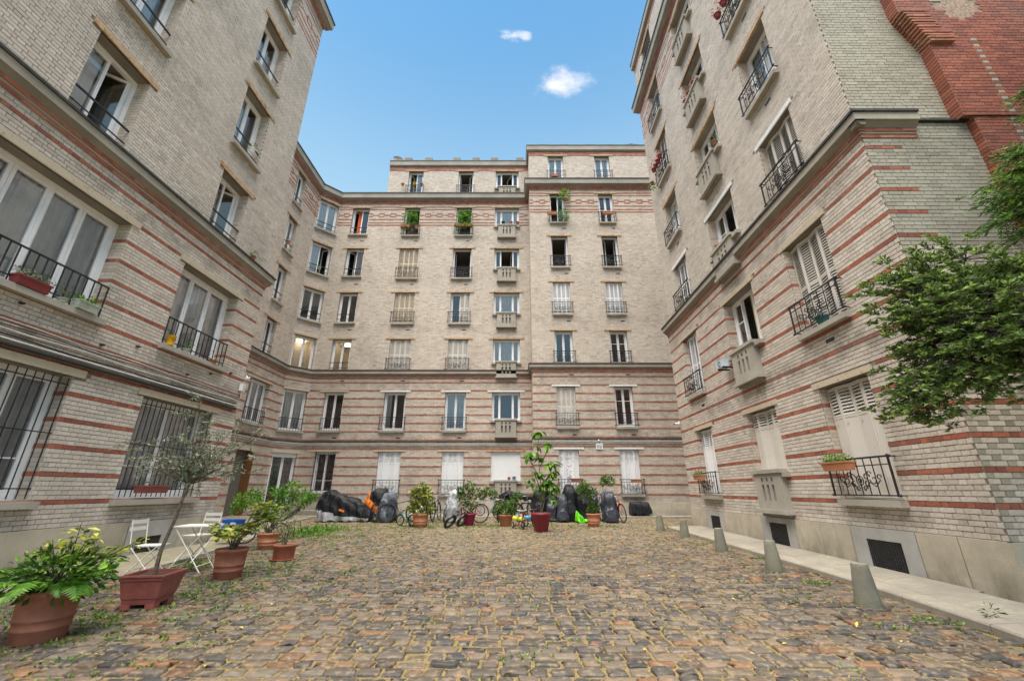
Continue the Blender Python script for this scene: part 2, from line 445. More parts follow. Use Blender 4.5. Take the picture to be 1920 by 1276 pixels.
# ================================================================== mesh helpers
class MB:
    """collects faces; build() links them as ONE mesh object"""
    def __init__(s):
        s.v, s.f, s.mi, s.c, s.mats, s.smooth = [], [], [], [], [], []
        s.usecol = False

    def mat(s, m):
        if m not in s.mats: s.mats.append(m)
        return s.mats.index(m)

    def face(s, pts, m, c=None, sm=False):
        i = len(s.v); s.v += [tuple(p) for p in pts]; s.f.append(tuple(range(i, i + len(pts))))
        s.mi.append(s.mat(m)); s.c.append(c); s.smooth.append(sm)
        if c is not None: s.usecol = True

    def grid(s, P, m, closed=False, sm=True, c=None):
        """P rows x cols of points"""
        i0 = len(s.v); R_, C_ = len(P), len(P[0])
        for r in P: s.v += [tuple(p) for p in r]
        mi = s.mat(m)
        for r in range(R_ - 1):
            for q in range(C_ if closed else C_ - 1):
                q2 = (q + 1) % C_
                s.f.append((i0 + r * C_ + q, i0 + r * C_ + q2, i0 + (r + 1) * C_ + q2, i0 + (r + 1) * C_ + q))
                s.mi.append(mi); s.c.append(c); s.smooth.append(sm)

    def box(s, x0, x1, y0, y1, z0, z1, m, c=None, T=None):
        p = [(x0, y0, z0), (x1, y0, z0), (x1, y1, z0), (x0, y1, z0), (x0, y0, z1), (x1, y0, z1), (x1, y1, z1), (x0, y1, z1)]
        if T is not None: p = [tuple(T @ Vector(q)) for q in p]
        i = len(s.v); s.v += p; mi = s.mat(m)
        for f in ((0, 3, 2, 1), (4, 5, 6, 7), (0, 1, 5, 4), (1, 2, 6, 5), (2, 3, 7, 6), (3, 0, 4, 7)):
            s.f.append(tuple(i + k for k in f)); s.mi.append(mi); s.c.append(c); s.smooth.append(False)

    def tube(s, pts, r, m, n=6, caps=True, closed=False, c=None):
        pts = [Vector(p) for p in pts]; N = len(pts)
        rs = r if isinstance(r, (list, tuple)) else [r] * N
        rings = []; up = None
        for i, p in enumerate(pts):
            a = pts[(i - 1) % N] if (i > 0 or closed) else pts[i]
            b = pts[(i + 1) % N] if (i < N - 1 or closed) else pts[i]
            d = (b - a)
            d = d.normalized() if d.length > 1e-9 else Vector((0, 0, 1))
            if up is None:
                up = d.orthogonal().normalized()
            else:
                up = up - d * up.dot(d)
                up = up.normalized() if up.length > 1e-6 else d.orthogonal().normalized()
            sd_ = d.cross(up)
            rings.append([p + (up * math.cos(2 * math.pi * k / n) + sd_ * math.sin(2 * math.pi * k / n)) * rs[i] for k in range(n)])
        if closed: rings.append(rings[0])
        s.grid(rings, m, closed=True, c=c)
        if caps and not closed:
            s.face(list(reversed(rings[0])), m, c); s.face(rings[-1], m, c)

    def lathe(s, prof, m, n=24, cx=0, cy=0, sx=1, sy=1, capb=True, capt=False):
        P = [[(cx + r * sx * math.cos(2 * math.pi * k / n), cy + r * sy * math.sin(2 * math.pi * k / n), z) for k in range(n)] for r, z in prof]
        s.grid(P, m, closed=True)
        if capb: s.face(list(reversed(P[0])), m)
        if capt: s.face(P[-1], m)

    def sphere(s, c, r, m, nu=10, nv=6, sz=1.0, col=None):
        P = [[(c[0] + r * math.sin(math.pi * j / nv) * math.cos(2 * math.pi * k / nu), c[1] + r * math.sin(math.pi * j / nv) * math.sin(2 * math.pi * k / nu),
               c[2] + r * sz * math.cos(math.pi * j / nv)) for k in range(nu)] for j in range(nv + 1)]
        s.grid(list(reversed(P)), m, closed=True, c=col)

    def mesh(s, name):
        me = bpy.data.meshes.new(name)
        me.from_pydata(s.v, [], s.f)
        for m in s.mats: me.materials.append(m)
        me.polygons.foreach_set("material_index", s.mi)
        me.polygons.foreach_set("use_smooth", s.smooth)
        if s.usecol:
            a = me.color_attributes.new("bc", 'FLOAT_COLOR', 'CORNER')
            buf = []
            for f, c in zip(s.f, s.c):
                cc = c if c is not None else (.5, .5, .5)
                if isinstance(cc, (int, float)): cc = (cc, cc, cc)
                buf += [cc[0], cc[1], cc[2], 1.0] * len(f)
            a.data.foreach_set("color", buf)
        me.update()
        return me

    def build(s, name, parent=None, mat=None, kind=None, label=None):
        return link(name, s.mesh(name), parent, mat, kind, label)


def link(name, me, parent=None, mat=None, kind=None, label=None):
    o = bpy.data.objects.new(name, me)
    COL.objects.link(o)
    if parent is not None: o.parent = parent
    if mat is not None: o.matrix_local = mat
    if kind: o["kind"] = kind
    if label: o["label"] = label
    return o


def thing(name, label, cat, loc=(0, 0, 0), rz=0.0, group=None):
    o = bpy.data.objects.new(name, None)
    o.empty_display_size = 0.2
    COL.objects.link(o)
    o.location = loc; o.rotation_euler = (0, 0, rz)
    o["label"] = label; o["category"] = cat
    if group: o["group"] = group
    return o


def tag(o, label, cat, group=None):
    o["label"] = label; o["category"] = cat
    if group: o["group"] = group
    return o


def G(y):
    return 0.013 * y


def frame_mat(ox, oy, dx, dy):
    """wall frame: local x to the right (seen from outside), y into the wall, z up"""
    l = math.hypot(dx, dy); dx /= l; dy /= l
    m = Matrix.Identity(4)
    m[0][0], m[1][0] = dx, dy
    m[0][1], m[1][1] = -dy, dx
    m[0][3], m[1][3] = ox, oy
    return m


S = 0.0218
F_BL = frame_mat(0, 21.6, 1, 0)
F_BR = frame_mat(0, 20.3, 1, 0)
F_ST = frame_mat(1.035, 21.6, 0, -1)         # side of the projecting right half
F_LW = frame_mat(-7.63, 0, S, 1)
F_RW = frame_mat(5.801, 0, -S, -1)
F_NF = frame_mat(0, 5.437, 1, 0)
FCX0, FCY0, FCX1, FCY1 = -11.68, 20.66, -10.72, 21.6
F_FC = frame_mat(FCX0, FCY0, FCX1 - FCX0, FCY1 - FCY0)
FC_LEN = math.hypot(FCX1 - FCX0, FCY1 - FCY0)
F_FL = frame_mat(-11.68 - S * 20.66, 0, S, 1)

LEFT = thing("apartment_building", "left apartment wing of cream brick with wide white windows and cables along its first storey", "building")
BACK = thing("apartment_building", "tall cream brick apartment block closing the far end of the courtyard", "building")
RIGHT = thing("apartment_building", "right apartment wing with louvred shutters and a red brick breast on its near end", "building")


def wall_panel(mb, x0, x1, z0, z1, holes, m, depth=0.22, y=0.0, m_rev=None):
    """flat wall with rectangular holes and their reveals"""
    m_rev = m_rev or m
    hs = [h for h in holes if h[1] > x0 and h[0] < x1 and h[3] > z0 and h[2] < z1]
    xs = sorted({x0, x1} | {min(max(v, x0), x1) for h in hs for v in h[:2]})
    zs = sorted({z0, z1} | {min(max(v, z0), z1) for h in hs for v in h[2:4]})
    for i in range(len(xs) - 1):
        for j in range(len(zs) - 1):
            cx, cz = (xs[i] + xs[i + 1]) / 2, (zs[j] + zs[j + 1]) / 2
            if any(h[0] < cx < h[1] and h[2] < cz < h[3] for h in hs): continue
            mb.face([(xs[i], y, zs[j]), (xs[i + 1], y, zs[j]), (xs[i + 1], y, zs[j + 1]), (xs[i], y, zs[j + 1])], m)
    for h in hs:
        a, b, c, d = max(h[0], x0), min(h[1], x1), max(h[2], z0), min(h[3], z1)
        mb.face([(a, y, c), (a, y + depth, c), (a, y + depth, d), (a, y, d)], m_rev)
        mb.face([(b, y + depth, c), (b, y, c), (b, y, d), (b, y + depth, d)], m_rev)
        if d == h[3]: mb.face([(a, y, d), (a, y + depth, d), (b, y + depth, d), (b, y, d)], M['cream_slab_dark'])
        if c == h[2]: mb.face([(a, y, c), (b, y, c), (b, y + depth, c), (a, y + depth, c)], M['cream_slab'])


# ---- individual bricks
PITCHR = rad(PITCH)


def px_size(p, w, h, wdir):
    """approximate projected size of a piece at p (world) with width w along wdir and height h, 1920 px frame"""
    c, s_ = math.cos(PITCHR), math.sin(PITCHR)

    def pr(q):
        x, y, z = q[0], q[1], q[2] - CAMZ
        d = y * c + z * s_
        if d < 0.3: return None
        return (960 + 777 * x / d, 638 - 777 * (-y * s_ + z * c) / d)
    a = pr(p); b = pr((p[0] + wdir[0] * w, p[1] + wdir[1] * w, p[2])); e = pr((p[0], p[1], p[2] + h))
    if a is None or b is None or e is None: return 0, None
    if not (5 < a[0] < 1915 and 5 < a[1] < 1270): return 0, a
    return abs((b[0] - a[0]) * (e[1] - a[1]) - (b[1] - a[1]) * (e[0] - a[0])), a


def brick_colour(r, red):
    if red:
        base = [(.25, .08, .055), (.32, .10, .062), (.38, .13, .08), (.35, .11, .07), (.28, .09, .06)][int(r * 5) % 5]
    else:
        base = [(.49, .435, .385), (.55, .50, .445), (.59, .535, .48), (.53, .47, .415), (.61, .57, .52), (.56, .495, .435), (.47, .41, .36), (.575, .51, .45)][int(r * 8) % 8]
        if r * 97 % 1 > 0.95: base = (.38, .345, .30)
    if not red: base = tuple(b_ * .6 + m_ * .4 for b_, m_ in zip(base, (.55, .497, .435)))
    return base


def lay_bricks(x0, x1, z0, z1, holes, zb, is_red, bricks, frame, y=0.0, skip=None, course=0.0715, offs=0.0, alt=None):
    r0 = int(math.floor((z0 - zb) / course + 0.01)); r1 = int(math.ceil((z1 - zb) / course - 0.01))
    for r in range(r0, r1):
        za, zc = zb + r * course, zb + (r + 1) * course
        zm = (za + zc) / 2
        za_, zc_ = max(za, z0), min(zc, z1)
        if zc_ - za_ < 0.02: continue
        iv = [(x0, x1)]
        for h in holes:
            if h[2] < zm < h[3]:
                nv = []
                for a, b in iv:
                    if h[1] <= a or h[0] >= b: nv.append((a, b)); continue
                    if h[0] > a: nv.append((a, h[0]))
                    if h[1] < b: nv.append((h[1], b))
                iv = nv
        for a, b in iv:
            u = a - ((a + offs + (0.1725 if r % 2 else 0.0)) % 0.345); k = 0
            while u < b:
                w = 0.23 if k % 2 == 0 else 0.115
                c0, c1 = max(u, a), min(u + w, b)
                if 0 < c1 - c0 < 0.045 and c1 < b: pass
                if c1 - c0 > 0.03:
                    if skip is None or not skip((c0 + c1) / 2, zm):
                        rv = rng.random()
                        red = is_red(r, (c0 + c1) / 2, zm)
                        bricks.append((frame, c0, c1, za_, zc_, red, rv, y))
                u += w; k += 1


BRICK_CACHE = {}


def brick_mesh(w, h, red, v):
    key = (round(w, 2), round(h, 3), red, v)
    if key in BRICK_CACHE: return BRICK_CACHE[key]
    mb = MB(); g = 0.004; wq, hq = w / 2 - g, h / 2 - g
    c = brick_colour((v + 0.5) / 8.0, red)
    e = 0.003
    f = [(-wq + e, -0.009, -hq + e), (wq - e, -0.009, -hq + e), (wq - e, -0.009, hq - e), (-wq + e, -0.009, hq - e)]
    b = [(-wq, 0.0, -hq), (wq, 0.0, -hq), (wq, 0.0, hq), (-wq, 0.0, hq)]
    m = M['brick']
    mb.face(f, m, c)
    for i in range(4):
        j = (i + 1) % 4
        mb.face([b[i], b[j], f[j], f[i]], m, c)
    BRICK_CACHE[key] = mb.mesh("brick")
    return BRICK_CACHE[key]


def emit_bricks(bricks, bld, n_single=300, joined_name="brick_courses", grey_shaded_end=False):
    scored = []
    for i, b in enumerate(bricks):
        F = b[0]
        p = F @ Vector((b[1], b[7], b[3]))
        sz, a = px_size(p, b[2] - b[1], b[4] - b[3], (F[0][0], F[1][0]))
        scored.append((sz, i))
    scored.sort(reverse=True)
    single = {i for s_, i in scored[:n_single] if s_ > 0}
    r2 = random.Random(5)
    V, FA, CO = [], [], []
    for i, (F, c0, c1, za, zc, red, rv, y) in enumerate(bricks):
        jit = r2.uniform(-0.0018, 0.0018)
        if i in single:
            v = int(rv * 8)
            me = brick_mesh(c1 - c0, zc - za, red, v)
            link("brick", me, bld, F @ Matrix.Translation(((c0 + c1) / 2, y + jit, (za + zc) / 2)))
            continue
        g = 0.004; e = 0.002
        X0, X1, Z0, Z1 = c0 + g, c1 - g, za + g, zc - g
        yb, yf = y, y - 0.009 + jit
        loc = [(X0 + e, yf, Z0 + e), (X1 - e, yf, Z0 + e), (X1 - e, yf, Z1 - e), (X0 + e, yf, Z1 - e), (X0, yb, Z0), (X1, yb, Z0), (X1, yb, Z1), (X0, yb, Z1)]
        a, b_, cx, sx_, sy_, tx, ty = F[0][0], F[1][0], 0, F[0][1], F[1][1], F[0][3], F[1][3]
        k = len(V)
        for p in loc:
            V.append((a * p[0] + sx_ * p[1] + tx, b_ * p[0] + sy_ * p[1] + ty, p[2]))
        FA += [(k, k + 1, k + 2, k + 3), (k + 4, k + 5, k + 1, k), (k + 5, k + 6, k + 2, k + 1), (k + 6, k + 7, k + 3, k + 2), (k + 7, k + 4, k, k + 3)]
        c = brick_colour(rv, red)
        if grey_shaded_end and not red and F is F_NF: c = (c[0] * .58, c[1] * .61, c[2] * .57)     # greyer glazed bricks on the near end, tree shade darkened into their colour
        if grey_shaded_end and red and F is not F_RW: c = (c[0] * .80, c[1] * .80, c[2] * .80)
        q = 0.96 + 0.16 * r2.random()
        CO += [c[0] * q, c[1] * q, c[2] * q, 1.0] * 20
    me = bpy.data.meshes.new(joined_name); me.from_pydata(V, [], FA); me.materials.append(M['brick'])
    at = me.color_attributes.new("bc", 'FLOAT_COLOR', 'CORNER'); at.data.foreach_set("color", CO)
    link(joined_name, me, bld, None, "stuff")


# ================================================================== windows
CACHE = {}


def cached(key, fn):
    if key not in CACHE: CACHE[key] = fn()
    return CACHE[key]


def frame_mesh(w, h, splits, m, depth, fw=0.06):
    def mk():
        mb = MB(); y0, y1 = depth, depth + 0.08
        mb.box(-w / 2, -w / 2 + fw, y0, y1, 0, h, m); mb.box(w / 2 - fw, w / 2, y0, y1, 0, h, m)
        mb.box(-w / 2 + fw, w / 2 - fw, y0, y1, h - fw, h, m); mb.box(-w / 2 + fw, w / 2 - fw, y0, y1, 0, fw, m)
        for x in splits: mb.box(x - 0.025, x + 0.025, y0, y1, fw, h - fw, m)
        return mb.mesh("window")
    return cached(("frame", round(w, 2), round(h, 2), tuple(round(s, 2) for s in splits), m.name, depth, fw), mk)


def leaf_mesh(w, h, bars, m, sgn, fw=0.055):
    def mk():
        mb = MB(); y0, y1 = -0.02, 0.03

        def bx(a, b, c, d): mb.box(min(sgn * a, sgn * b), max(sgn * a, sgn * b), y0, y1, c, d, m)
        bx(0, fw, 0, h); bx(w - fw, w, 0, h); bx(fw, w - fw, 0, fw + 0.03); bx(fw, w - fw, h - fw, h)
        for b in bars: bx(fw, w - fw, h * b - 0.012, h * b + 0.012)
        return mb.mesh("casement")
    return cached(("leaf", round(w, 2), round(h, 2), tuple(bars), m.name, sgn, fw), mk)


def pane_mesh(w, h, sgn):
    def mk():
        mb = MB(); a, b = sgn * 0.055, sgn * (w - 0.055)
        mb.face([(min(a, b), 0.004, 0.085), (max(a, b), 0.004, 0.085), (max(a, b), 0.004, h - 0.055), (min(a, b), 0.004, h - 0.055)], M['glass'])
        return mb.mesh("pane")
    return cached(("pane", round(w, 2), round(h, 2), sgn), mk)


def shutter_mesh(w, h, kind, m, tilt=0.0):
    """one folding shutter panel, x 0..w"""
    def mk():
        mb = MB(); t = 0.03; fr = 0.035

        def bx(a, b, c, d, y0=-0.012, y1=0.012): mb.box(a, b, y0, y1, c, d, m)
        bx(0.003, fr, 0, h); bx(w - fr, w - 0.003, 0, h); bx(fr, w - fr, 0, 0.06); bx(fr, w - fr, h - 0.06, h)
        z0 = 0.06
        if kind == 'half':
            z0 = h * 0.70
            bx(fr, w - fr, 0.06, z0, -0.006, 0.006); bx(fr, w - fr, z0, z0 + 0.05); z0 += 0.05
        elif kind == 'louver':
            bx(fr, w - fr, h * 0.5 - 0.03, h * 0.5 + 0.03)
        pitch = 0.055
        nz = int((h - 0.06 - z0) / pitch)
        for i in range(nz):
            z = z0 + (i + 0.5) * (h - 0.06 - z0) / nz
            y = 0.016
            mb.face([(fr, -y, z - 0.022), (w - fr, -y, z - 0.022), (w - fr, y, z + 0.020), (fr, y, z + 0.020)], m)
            mb.face([(fr, -y, z - 0.030), (w - fr, -y, z - 0.030), (w - fr, -y, z - 0.022), (fr, -y, z - 0.022)], m)
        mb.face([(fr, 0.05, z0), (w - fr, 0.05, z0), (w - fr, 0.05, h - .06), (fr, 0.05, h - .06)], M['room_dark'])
        return mb.mesh("shutter")
    return cached(("shut", round(w, 2), round(h, 2), kind, m.name), mk)


def rail_mesh(w, kind, h=None):
    def mk():
        mb = MB(); m = M['iron']
        if kind == 'ornate':
            a, b = -w / 2 - 0.07, w / 2 + 0.07; y = -0.13; z0, z1 = 0.06, 0.64
            for z, r in ((z0, .010), (z1, .014), (z1 - 0.12, .008)):
                mb.box(a, b, y - r, y + r, z - r, z + r, m)
            for x in (a, b):
                mb.box(x - .012, x + .012, y - .012, y + .012, z0 - 0.02, z1 + 0.03, m)
                for z in (z0, z1):
                    mb.box(x - .008, x + .008, y, 0.0, z - .008, z + .008, m)
                    mb.sphere((x + (0.035 if x > 0 else -0.035), y, z), .026, m, 6, 4)
            n = 8
            for i in range(1, n):
                x = a + (b - a) * i / n
                mb.box(x - .006, x + .006, y - .006, y + .006, z0, z1, m)
            zc = (z0 + z1 - 0.12) / 2
            def ring(cx, cz, r, a0=0, a1=360, r2=None):
                k = 12; r2 = r2 or r
                mb.tube([(cx + (r + (r2 - r) * i / k) * math.cos(rad(a0 + (a1 - a0) * i / k)), y - .004, cz + (r + (r2 - r) * i / k) * math.sin(rad(a0 + (a1 - a0) * i / k))) for i in range(k + 1)], .009, m, 4, caps=False)
            ring(0, zc, .075); ring(0, zc, .035)
            for sg in (-1, 1):
                ring(sg * .15, zc + .05, .07, 0, 300, .02); ring(sg * .15, zc - .06, .06, 60, 400, .02)
                ring(sg * .29, zc + .01, .08, 180, 500, .02); ring(sg * .41, zc + .04, .05, 0, 320, .02)
                ring(sg * .08, zc - .13, .05, 0, 300, .02); ring(sg * .22, zc + .10, .045, 0, 300, .02)
                mb.tube([(sg * .05, y, zc - .16), (sg * .2, y, zc - .03), (sg * .3, y, zc - .1), (sg * .42, y, zc + .0)], .008, m, 4)
            return mb.mesh("railing")
        if kind == 'bars2':
            for z, r in ((0.22, .010), (0.52, .016)): mb.box(-w / 2, w / 2, 0.03, 0.03 + 2 * r, z - r, z + r, m)
            return mb.mesh("railing")
        if kind == 'baluster':
            mb.box(-w / 2, w / 2, -0.03, 0.0, 0.60, 0.625, m); mb.box(-w / 2, w / 2, -0.025, -0.005, 0.10, 0.118, m)
            n = max(5, int(w / 0.13))
            for i in range(n + 1):
                x = -w / 2 + 0.01 + (w - 0.02) * i / n
                mb.box(x - .008, x + .008, -0.024, -0.008, 0.0, 0.6, m)
            return mb.mesh("railing")
        if kind == 'grille':
            n = int(w / 0.125); y = 0.04
            for i in range(n + 1):
                x = -w / 2 + 0.03 + (w - 0.06) * i / n
                mb.box(x - .006, x + .006, y - .006, y + .006, 0.03, h - 0.04, m)
            for z in (0.18, h * .52, h - 0.15): mb.box(-w / 2, w / 2, y - .016, y - .006, z - .009, z + .009, m)
            return mb.mesh("security_bars")
    return cached(("rail", round(w, 2), kind, h and round(h, 2)), mk)


def balustrade_mesh(w=1.05):
    def mk():
        mb = MB(); m = M['cream_slab']; y = -0.16
        mb.box(-w / 2 - 0.06, w / 2 + 0.06, y - 0.04, 0.0, -0.02, 0.06, m)
        holes = []
        for i in (-1, 0, 1):
            x = i * 0.2
            holes.append((x - .04, x + .04, -0.20, -0.11)); holes.append((x - .045, x + .045, -0.62, -0.27))
        sub = MB()
        wall_panel(mb, -w / 2, w / 2, -0.80, -0.02, holes, m, depth=0.06, y=y)
        mb.face([(-w / 2, y, -.8), (-w / 2, y, -.02), (-w / 2, 0, -.02), (-w / 2, 0, -.8)], m)
        mb.face([(w / 2, y, -.8), (w / 2, 0, -.8), (w / 2, 0, -.02), (w / 2, y, -.02)], m)
        mb.face([(-w / 2, y + .07, -.8), (w / 2, y + .07, -.8), (w / 2, y + .07, -.02), (-w / 2, y + .07, -.02)], M['mortar'])
        mb.box(-w / 2 - 0.05, w / 2 + 0.05, y - 0.05, 0.0, -0.88, -0.80, m)
        mb.box(-w / 2 + 0.02, w / 2 - 0.02, y + 0.04, 0.0, -0.94, -0.88, M['cream_slab_dark'])
        return mb.mesh("balustrade")
    return cached(("balu", w), mk)


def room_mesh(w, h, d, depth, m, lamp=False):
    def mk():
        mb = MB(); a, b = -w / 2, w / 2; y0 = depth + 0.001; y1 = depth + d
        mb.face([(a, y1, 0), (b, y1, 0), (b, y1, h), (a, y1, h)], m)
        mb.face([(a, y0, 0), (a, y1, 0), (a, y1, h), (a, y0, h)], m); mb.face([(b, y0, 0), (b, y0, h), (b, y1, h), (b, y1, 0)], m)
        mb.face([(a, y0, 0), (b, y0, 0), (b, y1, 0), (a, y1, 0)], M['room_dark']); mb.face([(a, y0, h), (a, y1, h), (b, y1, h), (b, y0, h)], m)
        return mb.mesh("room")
    return cached(("room", round(w, 2), round(h, 2), d, depth, m.name), mk)


def curtain_mesh(x0, x1, h, m, y, z0=0.03, amp=0.02):
    mb = MB(); n = max(8, int((x1 - x0) / 0.02)); r = random.Random(int(x0 * 100 + h * 1000))
    ph = r.uniform(0, 6); k = r.uniform(38, 55)
    top = [(x0 + (x1 - x0) * i / n, y + amp * math.sin(ph + k * (x1 - x0) * i / n) + .01 * math.sin(9 * i / n), h) for i in range(n + 1)]
    bot = [(p[0], p[1] + amp * .4 * math.sin(ph + 20 * p[0]), z0) for p in top]
    mb.grid([bot, top], m)
    return mb.mesh("curtain")


def extra(name, mesh, win, T=None, label=None):
    return link(name, mesh, win, T, None, label)


def window(F, bld, x0, x1, z0, z1, leaves=(.5, .5), open_={}, bars=(), depth=0.2, lintel='rust', lint_ext=0.24, lint_h=0.085, sill=True, rail=None, curtain=None,
           shut=None, shut_n=4, shut_m=None, room='dim', frame_m=None, fixed=False, label=None, sill_m=None, room_d=1.6, cur_part=(0, 1), cur_z=(0, 1), box=False, roller=0.0, lamp=False, halfshut=None, fw=0.06, shut_y=None):
    w, h = x1 - x0, z1 - z0
    fm = frame_m or M['white']
    T = F @ Matrix.Translation(((x0 + x1) / 2, 0, z0))
    inner = w - 2 * fw
    tot = float(sum(leaves)); xs = [-inner / 2]
    for l in leaves: xs.append(xs[-1] + inner * l / tot)
    splits = xs[1:-1] if (fixed or len(leaves) > 2) else []
    if len(leaves) == 4 and not fixed: splits = [xs[2]]
    win = link("window", frame_mesh(w, h, splits, fm, depth, fw), bld, T, None, label)
    full_shut = shut is not None and halfshut is None
    if not full_shut:
        n = len(leaves)
        for i in range(n):
            lw = xs[i + 1] - xs[i] - 0.006; lh = h - 2 * fw - 0.006
            sgn = 1 if (i % 2 == 0 and n != 1) or i == 0 else -1
            ang = open_.get(i, 0)
            x = xs[i] + 0.003 if sgn == 1 else xs[i + 1] - 0.003
            L = Matrix.Translation((x, depth + 0.045, fw + 0.003)) @ Matrix.Rotation(rad(ang * sgn), 4, 'Z')
            extra("casement", leaf_mesh(lw, lh, bars, fm, sgn), win, L)
            extra("pane", pane_mesh(lw, lh, sgn), win, L)
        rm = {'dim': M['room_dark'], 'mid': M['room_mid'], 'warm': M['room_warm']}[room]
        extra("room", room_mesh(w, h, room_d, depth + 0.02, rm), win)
        if lamp:
            mb = MB(); mb.box(-.18, .22, depth + .5, depth + .75, h - .12, h - .07, M['lamp']); extra("ceiling_lamp", mb.mesh("ceiling_lamp"), win)
        if curtain:
            a, b = -w / 2 + w * cur_part[0], -w / 2 + w * cur_part[1]
            extra("curtain", curtain_mesh(a, b, h * cur_z[1] - .04 * (cur_z[1] == 1), M[curtain], depth + 0.11, max(0.03, h * cur_z[0])), win)
    else:
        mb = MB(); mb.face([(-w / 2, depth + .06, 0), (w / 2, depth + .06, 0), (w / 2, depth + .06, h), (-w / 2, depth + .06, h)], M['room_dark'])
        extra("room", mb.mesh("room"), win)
    if shut:
        sm = shut_m or M['white']
        rng_ = range(shut_n) if halfshut is None else halfshut
        pw = (w - 0.02) / shut_n; fold = 0.16 if shut != 'roller' else 0
        sy = shut_y if shut_y is not None else depth - 0.09
        if shut == 'roller':
            mb = MB(); k = int(h / .045)
            for i in range(k):
                z = h * i / k; mb.box(-w / 2 + .01, w / 2 - .01, depth - .09 - .006, depth - .09, z + .003, z + h / k, sm)
            mb.box(-w / 2, w / 2, depth - .1, depth - .085, 0, h, sm)
            extra("roller_shutter", mb.mesh("roller_shutter"), win)
        else:
            for i in rng_:
                sg = 1 if i % 2 == 0 else -1
                a0 = -w / 2 + 0.01 + i * pw
                ang = math.asin(min(0.9, fold))
                L = Matrix.Translation((a0, sy + (0 if sg == 1 else -pw * math.tan(ang)), 0.02)) @ Matrix.Rotation(-ang * sg, 4, 'Z')
                extra("shutter", shutter_mesh(pw / math.cos(ang), h - 0.05, shut, sm), win, L)
    if roller:
        mb = MB(); mb.box(-w / 2, w / 2, depth - .12, depth, h - roller, h, M['white']); extra("roller_box", mb.mesh("roller_box"), win)
    if lintel:
        lm = {'rust': M['lintel_rust'], 'tan': M['lintel_tan'], 'white': M['white_lintel']}[lintel]

        def mk():
            mb = MB(); a, b = -w / 2 - lint_ext, w / 2 + lint_ext
            mb.box(a, b, -0.035, 0.03, h, h + lint_h, lm)
            for k in range(3):
                x = a + (b - a) * (0.12 + .38 * k); mb.box(x - .012, x + .012, -0.045, -0.035, h + lint_h * .35, h + lint_h * .65, lm)
            return mb.mesh("lintel")
        extra("lintel", cached(("lint", round(w, 2), round(h, 2), lintel, lint_ext, lint_h), mk), win)
    if sill:
        sm_ = sill_m or M['cream_slab']

        def mk():
            mb = MB(); mb.box(-w / 2 - 0.06, w / 2 + 0.06, -0.13, 0.0, -0.11, -0.01, sm_)
            mb.box(-w / 2 + .001, w / 2 - .001, 0.0, depth, -0.05, 0.012, sm_); return mb.mesh("sill")
        extra("sill", cached(("sill", round(w, 2), sm_.name, depth), mk), win)
    if rail:
        extra("security_bars" if rail == 'grille' else "railing", rail_mesh(w, rail, h if rail == 'grille' else None), win)
    if box:
        extra("balustrade", balustrade_mesh(), win)
    return win


# ================================================================== mouldings
def moulding(F, bld, xa, xb, layers, name="string_course", e0=0, e1=0):
    """layers: (z0, z1, d0, d1, material) each a strip whose face goes from depth d0 (bottom) to d1 (top)"""
    mb = MB()
    for z0, z1, d0, d1, m in layers:
        x0, x1 = xa - e0 * max(d0, d1), xb + e1 * max(d0, d1)
        p = [(x0, -d0, z0), (x1, -d0, z0), (x1, -d1, z1), (x0, -d1, z1)]
        q = [(x0, 0.02, z0), (x1, 0.02, z0), (x1, 0.02, z1), (x0, 0.02, z1)]
        mb.face(p, m)
        mb.face([q[0], q[1], p[1], p[0]], m); mb.face([p[3], p[2], q[2], q[3]], m)
        mb.face([q[0], p[0], p[3], q[3]], m); mb.face([p[1], q[1], q[2], p[2]], m)
    return mb.build(name, bld, F)


RED = M['red']
MID = [(6.99, 7.06, .02, .02, RED), (7.06, 7.10, .035, .035, M['cream_slab']), (7.10, 7.165, .055, .055, RED), (7.165, 7.25, .06, .13, M['cream_slab_dark']),
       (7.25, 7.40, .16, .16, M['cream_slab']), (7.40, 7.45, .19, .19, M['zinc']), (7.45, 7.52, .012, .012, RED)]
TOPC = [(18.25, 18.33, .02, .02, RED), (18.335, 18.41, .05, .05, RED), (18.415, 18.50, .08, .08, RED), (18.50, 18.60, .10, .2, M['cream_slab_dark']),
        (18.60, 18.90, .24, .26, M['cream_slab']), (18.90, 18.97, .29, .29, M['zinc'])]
ROOFC = [(20.88, 21.18, .015, .015, RED), (21.18, 21.26, .06, .08, M['cream_slab_dark']), (21.26, 21.56, .12, .13, M['cream_slab']), (21.56, 21.62, .15, .15, M['zinc'])]
CHAIN_Z = [16.68, 16.86, 17.10, 17.84, 18.02]


def cut(x0, x1, z, holes, ext=0.0):
    iv = [(x0, x1)]
    for h in holes:
        if h[2] - 0.12 < z < h[3] + 0.10:
            nv = []
            for a, b in iv:
                l, r = h[0] - ext, h[1] + ext
                if r <= a or l >= b: nv.append((a, b)); continue
                if l > a: nv.append((a, l))
                if r < b: nv.append((r, b))
            iv = nv
    return [(a, b) for a, b in iv if b - a > 0.03]


def strip(F, bld, x0, x1, z, holes, hgt=0.068, d=0.012, m=None, name="red_brick_band"):
    for a, b in cut(x0, x1, z + hgt / 2, holes):
        mb = MB(); mb.box(a, b, -d, 0.0, z, z + hgt, m or RED); mb.build(name, bld, F)


